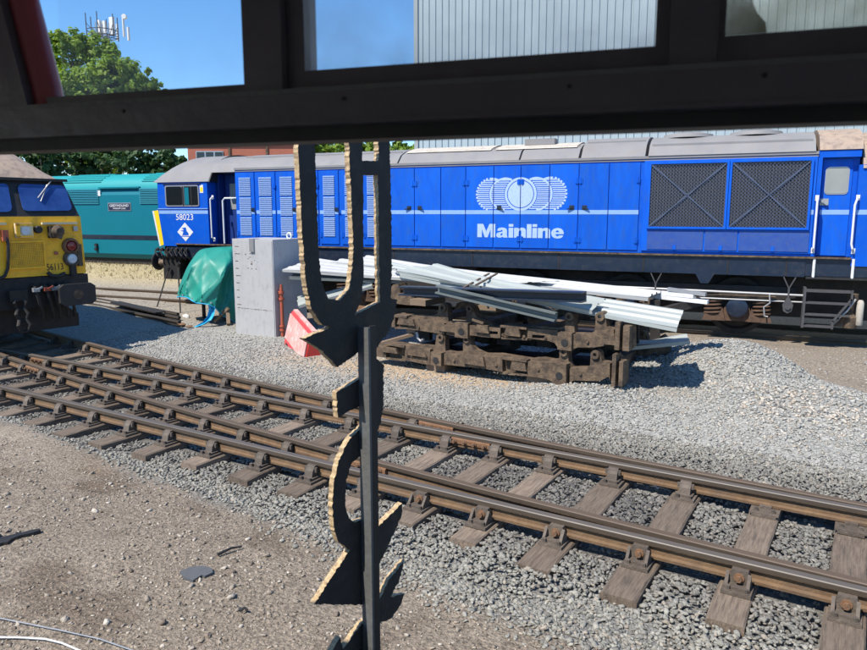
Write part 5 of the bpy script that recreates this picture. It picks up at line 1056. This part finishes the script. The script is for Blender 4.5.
# ---------------------------------------------------------------- grey cabinet, post, barrier
bl_, bc_ = G(237.5, 333), G(276, 337); be = (bc_-bl_); be.z = 0; bwid = be.length; be.normalize(); bn_ = Vector((-be.y, be.x, 0)); bz = min(bl_.z, bc_.z)-.03
zt0 = PP(229.5, 238.5, bc_, bn_).z; cab = thing('steel_cabinet', 'tall plain grey steel cabinet with a stained front, standing by the tarpaulin', 'cabinet', (bl_.x, bl_.y, bz), math.atan2(be.y, be.x))
DPT = .95; HH = zt0-bz
b = MB(); b.box((-.04, 0, 0), (bwid, DPT, HH)); b.build('body', M['box_grey'], cab)
b = MB(); b.box((-.02, -.012, .02), (bwid-.02, -.001, HH-.03)); dr = b.build('front_panel', M['box_grey'], cab)
b = MB()
for k in range(9): b.box((.05, -.016, HH*(.92-.075*k)), (.05+random.uniform(.08, .16), -.0125, HH*(.92-.075*k)+.012))
for k in range(26): x = .06+(bwid-.15)*k/25; b.box((x, -.0155, HH*.285+random.uniform(-.008, .008)), (x+.03*random.random()+.008, -.0125, HH*.285+.012))
for k in range(12): x, z = random.uniform(.35, .8), HH*random.uniform(.66, .86); b.box((x, -.0155, z), (x+random.uniform(.01, .05), -.0125, z+random.uniform(.008, .03)))
b.build('stains', M['cast'], dr)
b = MB(); b.box((.52, -.05, HH-.26), (.64, -.0125, HH-.03)); b.box((.52, -.05, HH-.03), (.64, .12, HH+.01)); b.build('hasp', M['alu'], dr)
for x in (bwid-.12,): b = MB(); b.tube([(x+.06*math.cos(t), DPT-.35, HH+.0+.06+.06*math.sin(t)) for t in np.linspace(-math.pi/2, 1.4*math.pi, 14)], .018, 8); b.build('lifting_eye', M['white'], cab)
pf = G(282.8, 336.5); ptop = CAM+ray(281, 287)*(pf-CAM).dot(cF)
rp = thing('red_post', 'orange red iron post standing at the corner of the grey cabinet', 'post', tuple(pf))
hP = ptop.z-pf.z; b = MB(); b.tube([(0, 0, -.05), (0, 0, hP)], .036, 12); b.build('pipe', M['orange'], rp)
for z in (.12, .2, hP-.25, hP-.12): b = MB(); b.cyl((0, 0, z), (0, 0, z+.04), .058, 12); b.build('flange', M['orange'], rp)
b = MB(); b.lathe((-.10, -.02, hP-.16), [(.10, -.02), (.11, 0), (.10, .02), (.0, .02)], 14, 'y'); b.cyl((0, 0, hP), (0, 0, hP+.07), .025, 8); b.build('valve_wheel', M['orange'], rp)
# red plastic barrier: a small water-filled block with foot notches, leaning
q0, q1, q2 = G(284.5, 344), G(303, 357.5), G(313.5, 345); fe = (q1-q0); fe.z = 0; fl = fe.length; fe.normalize(); fn = Vector((-fe.y, fe.x, 0))
br = thing('plastic_barrier', 'small red plastic road barrier with a pink side painted for sunlight and fading', 'barrier', (q0.x, q0.y, q0.z-.01), math.atan2(fe.y, fe.x))
H_ = PP(290, 313, q0, fn).z-q0.z; H_ = max(.5, min(H_, .8)); dpt = .42
b = MB(); pr_ = [(0, 0), (0, .10), (.03, .14), (.13, H_-.05), (.16, H_), (dpt-.16, H_), (dpt-.13, H_-.05), (dpt-.03, .14), (dpt, .10), (dpt, 0)]
lo_ = MB(); lo_.prism(pr_, 'x', .0, fl); bo = lo_.build('body', M['red_plastic'], br)
b.extr([(.03, .015, .16), (fl-.03, .015, .16), (fl-.05, .117, H_-.04), (.05, .117, H_-.04)], Vector((0, -.02, .005))); b.build('front_face', M['pink_plastic'], br)
b = MB(); b.box((.02, .17, H_), (fl-.02, dpt-.17, H_+.03)); b.build('top_ridge', M['pink_plastic'], br)
for x in (.12, fl-.26): b = MB(); b.box((x, -.004, .0), (x+.14, .05, .085)); b.build('fork_slot', M['black'], br)
br.rotation_euler = (0, rad(9), math.atan2(fe.y, fe.x))
# thin rods leaning by the cabinet
for i, (a, c, lab) in enumerate((((287, 328), (280, 305), 'thin pale rod leaning beside the red post, left of two'), ((297, 322), (289, 303), 'thin pale rod leaning behind the barrier, right of two'))):
    p = G(*a); q = CAM+ray(*c)*((p-CAM).dot(cF)+.3); b = MB(); b.tube([p, q], .014, 6); o = b.build('metal_rod', M['steel']); tag(o, lab, 'rod', 'rods by the cabinet')
# ---------------------------------------------------------------- tarpaulin-covered machine
tl, trr = G(186, 328), G(243, 330); tc = (tl+trr)/2+bn_*.75; tz0 = float(gh(tc.x, tc.y))
mc = thing('covered_machine', 'machine on legs hidden under a green tarpaulin beside the grey cabinet', 'machine', (tc.x, tc.y, tz0), math.atan2(be.y, be.x))
htop = YP(215, 248, tc.y).z-tz0; hx = (YP(243, 300, tc.y).x-YP(180, 300, tc.y).x)/2
cxo = (YP(212, 300, tc.y).x-tc.x)
d0 = (G(208, 328)-CAM).dot(cF)+.18
CTL = [[(193,292,1.5),(203,291,1.55),(214,290,1.6),(226,290,1.6),(238,290,1.6),(252,290,1.6)],
 [(199,255,1.0),(203,251,.85),(214,249,.85),(226,247.5,.85),(238,247,.85),(252,248,.85)],
 [(189,264,.7),(193,260,.38),(208,258,.22),(229,262,.10),(236,263,.38),(252,264,.50)],
 [(181,281,.7),(184,281,.28),(199,282,.06),(219,283,-.10),(229,286,.34),(252,291,.48)],
 [(177,295,.7),(180.5,297.5,.24),(194,301,.03),(208,305,-.15),(226,317,.30),(252,326,.46)]]
def cr(p, u):
    n = len(p)-1; i = min(int(u), n-1); f = u-i; q = [p[max(0, i-1)], p[i], p[i+1], p[min(n, i+2)]]
    return tuple(.5*((2*q[1][k])+(-q[0][k]+q[2][k])*f+(2*q[0][k]-5*q[1][k]+4*q[2][k]-q[3][k])*f*f+(-q[0][k]+3*q[1][k]-3*q[2][k]+q[3][k])*f**3) for k in range(3))
NU, NV = 70, 48; v = []
for j in range(NV+1):
    vv = 4*j/NV; row = [cr([CTL[r_][c_] for r_ in range(5)], vv) for c_ in range(6)]
    for i in range(NU+1):
        uu = 5*i/NU; x, y, d = cr(row, uu); hang = max(0, (vv-1.6)/2.4)
        f1 = 1-abs(math.sin(1.9*uu+.55*vv+.6*math.sin(1.7*vv)))**.6; f2 = 1-abs(math.sin(4.3*uu-1.1*vv+1.1*math.sin(1.3*uu)))**.55; f3 = 1-abs(math.sin(2.2*uu-2.6*vv+.7))**.5
        d += -.15*hang*f1-.07*(.25+hang)*f2-.05*f3*(.4+.6*min(1, vv/2))+.012*math.sin(9*uu+5*vv)
        y += 1.6*hang*math.sin(3.1*uu+.5)*(vv/4)**3-1.2*f2*(1 if vv > 3.6 else 0)*hang
        v.append(CAM+ray(x, y)*(d0+d))
b = MB(); b.add(v, [(j*(NU+1)+i, j*(NU+1)+i+1, (j+1)*(NU+1)+i+1, (j+1)*(NU+1)+i) for j in range(NV) for i in range(NU)], 0, True); tp_ = b.build('tarpaulin', M['tarp'], mc, world=True)
b = MB(); hem = v[NV*(NU+1):]; b.tube([p+Vector((0, -.012, 0)) for p in hem[4::3]], .012, 6); b.build('hem_rope', M['blue_tarp'], tp_, world=True)
b = MB()
for k in range(8, NU-6, 9): p = v[(NV-2)*(NU+1)+k]; b.cyl(p+Vector((0, -.012, 0)), p+Vector((0, -.02, 0)), .022, 8)
b.build('eyelets', M['steel'], tp_, world=True)
mi = mc; toL = WM[mc.name].inverted()
mcw = CAM+ray(222, 290)*(d0+.85); zg = float(gh(mcw.x, mcw.y)); ztop = (CAM+ray(222, 258)*(d0+.8)).z
b = MB(); b.obox((mcw.x, mcw.y, (zg+.42+ztop)/2), be*.42, bn_*.28, Vector((0, 0, (ztop-zg-.42)/2))); b.build('machine_frame', M['underframe'], mc, world=True)
for sx in (-.38, .38):
    for sy in (-.25, .25): c = Vector((mcw.x, mcw.y, zg))+be*sx+bn_*sy; b = MB(); b.bar(c-Vector((0, 0, .05)), c+Vector((0, 0, .5)), .06); b.build('leg', M['underframe'], mc, world=True)
b = MB(); p = toL @ (G(219, 326)+bn_*.1); b.bar((p.x-.25, p.y, .02), (p.x+.1, p.y+.1, .35), .06); b.bar((p.x+.2, p.y, .0), (p.x+.02, p.y+.15, .3), .08); b.build('timber_prop', M['timber'], mc)
rib = [(211, 303), (212, 309), (210.5, 316), (207, 321), (201, 325), (195, 327.5)]; wd = [3, 3.2, 3.5, 4, 5.5, 4]; v = []
for k, ((x, y), w_) in enumerate(zip(rib, wd)):
    d_ = (G(203, 327)-CAM).dot(cF)-.02+.03*math.sin(k*1.7)
    for q in (-1, -.33, .33, 1): v.append(CAM+ray(x+w_*q, y-.6*q*w_*.3)*(d_+.06*math.sin(q*3+k)))
b = MB(); b.add(v, [(k*4+j, k*4+j+1, k*4+5+j, k*4+4+j) for k in range(len(rib)-1) for j in range(3)], 0, True); b.build('blue_tie_sheet', M['blue_tarp'], mc, world=True)
# rods, rails and oddments at the left
for i, (a, c, lab) in enumerate((((157, 307), (168, 270), 'thin leaning iron rod propped on the front of the blue locomotive'), ((180.5, 313), (178, 266), 'thin upright iron rod just left of the green tarpaulin'))):
    p = G(*a); q = CAM+ray(*c)*((p-CAM).dot(cF)+.15); b = MB(); b.tube([p, q], .018, 6); b.tube([q, q+Vector((.05, 0, .08))], .04, 8); o = b.build('iron_rod', M['black']); tag(o, lab, 'rod', 'rods by the locomotive front')
pa, pb = G(82, 302.5), G(180, 327)
for k, (o0, lab) in enumerate(((0, 'front one of the dark spare rails lying in the shadow'), (.35, 'middle one of the dark spare rails lying in the shadow'), (.66, 'back one of the dark spare rails lying in the shadow'))):
    d = (pb-pa); d.z = 0; L = d.length; r = thing('spare_rail', lab, 'rail', (pa.x, pa.y+o0, min(pa.z, pb.z)+.14), math.atan2(d.y, d.x), 'spare rails on the ground'); rail_mesh([(-1.5, 0), (L-.5*k, 0)], [M['underframe'], M['underframe']], 'rail_bar', r)
d = (pb-pa).normalized(); p = pa.lerp(pb, .55)+Vector((0, .2, .17)); b = MB(); b.bar(p-d*1.2, p+d*1.2, .26, .025); o = b.build('steel_plate', M['underframe']); tag(o, 'dark steel plate lying on the spare rails', 'plate')  # the locomotive's shadow is put into the plate's dark material
for i, (px, py, sz, m_, lab) in enumerate(((186, 318, .10, 'white', 'crumpled white rag on the ground left of the tarpaulin'), (182, 327, .13, 'rust', 'rusty iron lump at the end of the spare rails'), (190, 328, .10, 'rust', 'small rusty casting beside the blue tie sheet'))):
    p = G(px, py); b = MB(); vv = [tuple(Vector(p)+Vector(q)*sz*random.uniform(.7, 1.25)+Vector((0, 0, sz*.4))) for q in VAR[i]]; b.add(vv, [tuple(f) for f in IF]); o = b.build('scrap_lump', M[m_]); tag(o, lab, 'scrap')
pw = G(101, 353); b = MB(); b.obox(pw+Vector((0, 0, .06)), TU*.28, TV*.06, Vector((0, 0, .05))); o = b.build('timber_block', mat('fresh timber', (.62, .47, .24), (.5, .36, .17), .8, scale=5)); tag(o, 'bright yellow timber wedge beside the far rail at the left', 'timber block')
# ---------------------------------------------------------------- small things in the yard
def flat(name, pts, h, m, label, cat, lift=.0):
    L = [G(x, y) for x, y in pts]; z = max(p.z for p in L)+lift; b = MB(); b.extr([(p.x, p.y, z-.02) for p in L], Vector((0, 0, h+.02))); o = b.build(name, m); return tag(o, label, cat)
flat('slate_piece', [(180, 574), (190, 570), (203, 568.5), (212, 571), (213, 575), (205, 578.5), (202, 577.5), (193, 583), (184, 580)], .012, M['asphalt_scrap'], 'flat dark grey slate fragment on the brown yard', 'slate', .008)
for x0, y0, x1, y1, r, m_, lab in ((218, 557, 242, 549, .012, 'black', 'short black stick lying beyond the slate fragment'), (240, 613.5, 248, 613.5, .012, 'black', 'tiny black stub lying nearest the camera'), (634, 482, 658, 496, .016, 'white', 'white strip of plastic lying between the sleepers')):
    p, q = G(x0, y0), G(x1, y1); p.z += .02; q.z += .02
    if m_ == 'white': p.z += .06; q.z += .06
    b = MB(); md = (p+q)/2+Vector((.0, .01, .015)); b.tube([p, p.lerp(md, .6), md, q], [r, r*.9, r*.8, r*.5], 7); o = b.build('stick' if m_ != 'white' else 'plastic_strip', M[m_]); tag(o, lab, 'stick' if m_ != 'white' else 'plastic strip')
for pts, r, m_, lab in (([(-20, 640), (20, 640.5), (45, 642), (62, 646), (85, 656)], .006, 'white', 'white cable lying on the ground in the near left corner'), ([(-20, 617), (20, 625), (60, 633), (100, 642), (140, 656)], .004, 'steel', 'thin grey wire lying on the ground in the near left corner')):
    b = MB(); b.tube([G(x, y)+Vector((0, 0, .02)) for x, y in pts], r, 6); o = b.build('cable', M[m_]); tag(o, lab, 'cable')
flat('shadow_shape', [(-6, 541), (6, 538.5), (14, 536.8), (22, 535.5), (33, 533), (40, 531.8), (41, 533.5), (33, 536), (20, 538.5), (12, 541.5), (8, 545), (3, 545.5), (-6, 549)], .012, M['black'], 'flat black shape standing in for a cast shadow at the left edge of the yard', 'painted shadow', .006)  # flat black shape stands in for a shadow cast from outside the view
# ---------------------------------------------------------------- flame-cut steel sign just outside the window
TH = rad(72); ge = Vector((math.cos(TH), math.sin(TH), 0)); gn = Vector((ge.y, -ge.x, 0)); g0 = CAM+ray(362, 400)*2.2; THK = .020
sg_ = thing('cut_steel_sign', 'black flame-cut steel letters on a grey post just outside the window', 'sign', (g0.x, g0.y, float(gh(g0.x, g0.y))))
def GP(x, y): return PP(x, y, g0, gn)
def rough(L, amp, step=2.6, only=None):
    out = []
    for i, (x, y) in enumerate(L):
        x2, y2 = L[(i+1) % len(L)]; d = math.hypot(x2-x, y2-y); n = max(1, int(d/step)); out.append((x, y))
        for k in range(1, n):
            f = k/n; o = amp*random.uniform(-1, 1)*(1.3 if k % 2 else -.4); out.append((x+(x2-x)*f-(y2-y)/d*o, y+(y2-y)*f+(x2-x)/d*o))
    return out
plates = [
 ([(295,120),(297,178),(300,236),(304,286),(309,309),(320,324.6),(330,326.5),(301,338),(318.5,349.6),(335.8,367),(357,351.5),(366,350),(374,348),(386,332),(392,318),(395.4,299.6),(388.8,298),(389.6,255),(387.7,144),(387.5,120),(376,120),(376,161),(360,161),(360,120),(346,120),(347,160),(349.2,198),(351,245),(350.5,267),(347.3,288),(337.7,300),(326,298.6),(319.5,282),(316.5,255),(314.6,198),(312.7,144),(312,120)], [[(361,175),(375.5,175),(376.5,240),(377.5,302),(364,309),(352,315),(359,300),(361.5,275),(361,230)]]),
 ([(334,392),(358,378),(368,373),(368,402),(358,406),(346,411),(335.7,417)], []),
 ([(364,350),(381.4,364),(381.4,402),(379,422),(364,452)], []),
 ([(368,421),(359,427),(349,437),(343,446),(336,462),(331.6,482),(330,504),(332,530),(336,541),(347.5,549),(331,574),(312,603),(359,604),(368,604),(368,517),(359,519),(353,521.5),(346.8,518),(343.2,504),(344,479),(349.6,462.5),(359,455),(368,450)], []),
 ([(364,545),(374,528),(400,502.5),(399.5,515),(385.5,546),(364,590)], []),
 ([(364,622),(376,602),(386,580),(402.5,559.5),(397,580),(389,596),(402.5,593),(398.5,604),(390,617),(374,624)], []),
 ([(368,617),(359,623),(341,648),(338,636),(326,656),(322,700),(368,700)], [])]
for L, H in plates:
    b = MB(); b.extr([GP(x, y)+gn*(THK/2) for x, y in rough(L, .6, 2.1)], -gn*THK, holes=[[GP(x, y)+gn*(THK/2) for x, y in rough(h, .5)] for h in H], mi=0, mi_side=1); b.build('letter_plate', [M['sign_face'], M['sign_edge']], sg_, world=True)
pt = GP(362, 325).z; pb_ = g0.copy(); b = MB(); zlo = sg_.location.z-.1
c0 = GP(356.5, 400); c0.z = 0
def col(b, e0, e1, n0, n1, z0, z1): b.add([c0+ge*e+gn*n_+Vector((0, 0, z)) for z in (z0, z1) for e, n_ in ((e0, n0), (e1, n0), (e1, n1), (e0, n1))], [(0,3,2,1),(4,5,6,7),(0,1,5,4),(1,2,6,5),(2,3,7,6),(3,0,4,7)])
col(b, 0, .008, THK/2, .056, zlo, pt); b.build('post_flange', M['post_grey'], sg_, world=True)
b = MB(); col(b, .008, .034, .048, .056, zlo, pt+.004); b.build('post_web', M['black'], sg_, world=True)  # unlit side of the post: its shade put into a black colour
# ---------------------------------------------------------------- the cabin one looks out of: walls, floor, ceiling, window
WA = rad(4); we = Vector((math.cos(WA), math.sin(WA), 0)); wn = Vector((-we.y, we.x, 0)); WD = .70
cb = thing('signal_cabin', 'dark cabin whose black-framed window the view is taken through', 'building', tuple(wn*WD+Vector((0, 0, .8))), WA)
CL = WM[cb.name]; zf = .8
def WB(b, name, m, parent=None): return b.build(name, m, parent or cb, tf=Matrix.Translation((0, 0, -zf)))
b = MB(); b.box((-2.4, -2.6, .72), (2.4, .06, .80)); WB(b, 'floor', M['cabin'])
b = MB(); b.box((-2.4, -2.6, 2.70), (2.4, .10, 2.74)); WB(b, 'ceiling', M['cabin'])
b = MB(); b.box((-2.4, -2.66, .72), (2.4, -2.6, 2.74)); WB(b, 'back_wall', M['cabin'])
for sx in (-1, 1):  # unseen side walls opened up to let more light onto the frame
    xa, xb = min(sx*2.4, sx*2.46), max(sx*2.4, sx*2.46); b = MB(); b.box((xa, -2.6, .72), (xb, .06, 1.5)); b.box((xa, -2.6, 2.6), (xb, .06, 2.74))
    for yy in (-2.6, -1.75, -.85, 0.0): b.box((xa, yy, 1.5), (xb, yy+.06, 2.6))
    WB(b, 'side_wall', M['cabin'])
b = MB(); b.box((-2.4, .0, .0), (2.4, .06, 1.35)); WB(b, 'front_wall', M['cabin'])
b = MB(); b.box((-2.4, .0, 2.66), (2.4, .06, 2.70)); WB(b, 'window_head', M['frame_black'])
b = MB(); b.box((-2.4, -.03, 1.35), (2.4, .09, 1.38)); WB(b, 'window_sill', M['frame_black'])
b = MB(); b.box((-2.4, -.012, 2.470), (2.4, .045, 2.5085)); tr_ = WB(b, 'transom', M['frame_black'])
b = MB(); b.box((-2.4, .0, 2.4555), (2.4, .036, 2.470)); WB(b, 'drip_rail', M['black'], tr_)
b = MB(); b.box((-2.4, -.014, 2.4705), (2.4, -.012, 2.4745)); WB(b, 'bead', M['frame_black'], tr_)
def mull(x0, x1, y0=-.006, y1=.045): b = MB(); b.box((x0, y0, 2.5085), (x1, y1, 2.66)); return WB(b, 'mullion', M['frame_black'])
mull(-.452, -.405); mull(-.014, .026); b = MB(); b.prism([(-1.05, 2.5085), (-.768, 2.5085), (-.803, 2.66), (-1.05, 2.66)], 'y', -.006, .045); WB(b, 'mullion', M['frame_black'])
def sash(x0, x1, zb, fw, pm, m='frame_black'):
    b = MB(); b.box((x0, .006, 2.5087), (x1, .034, zb)); b.box((x0, .006, 2.640), (x1, .034, 2.659)); b.box((x0, .006, zb), (x0+fw, .034, 2.640)); b.box((x1-fw*.6, .006, zb), (x1, .034, 2.640)); s = WB(b, 'sash', M[m])
    b = MB(); b.box((x0+fw, .018, zb), (x1-fw*.6, .021, 2.640)); o = b.build('pane', M[pm], s, tf=Matrix.Translation((0, 0, -zb))); o.location.z = zb-zf
sash(-.404, -.0145, 2.529, .020, 'pane'); sash(.0265, .60, 2.5335, .006, 'pane_dirty')
b = MB(); b.box((-.765, .006, 2.5087), (-.4525, .034, 2.5195)); sr = WB(b, 'sash_rail', M['frame_black'])
b = MB(); b.box((-.73, .022, 2.5195), (-.4525, .025, 2.655)); o = b.build('pane', M['pane_clear'], sr, tf=Matrix.Translation((0, 0, -2.5195))); o.location.z = 2.5195-zf
b = MB(); b.prism([(-.767, 2.5087), (-.758, 2.5087), (-.793, 2.659), (-.802, 2.659)], 'y', -.008, .004); WB(b, 'sash_bead', M['frame_black'])
b = MB(); b.tube([(-.752, .02, 2.510), (-.754, .02, 2.53), (-.785, .02, 2.659)], .018, 14); WB(b, 'hinged_post', M['maroon'])

# screws, and a grey strip painting edge wear and highlight on the transom
for x in (-.61, -.33, -.10, .065, .30):
    b = MB(); b.cyl((x, -.0125, 2.495), (x, -.0138, 2.495), .0022, 10); WB(b, 'screw_head', M['black'], tr_)
b = MB(); b.box((-2.4, -.0125, 2.5035), (2.4, -.010, 2.5083)); WB(b, 'wear_highlight', M['post_grey'], tr_)

b = MB(); L = [(.033, 2.536)]+[(.033+.034*(1-k/9)*random.uniform(.7, 1.15)+.002, 2.536+.075*k/9) for k in range(10)]+[(.033, 2.612)]; b.prism([(x, z-2.536) for x, z in L], 'y', .0155, .0165)
o = b.build('grime_film', M['grime'], cb); o.location.z = 2.536-zf
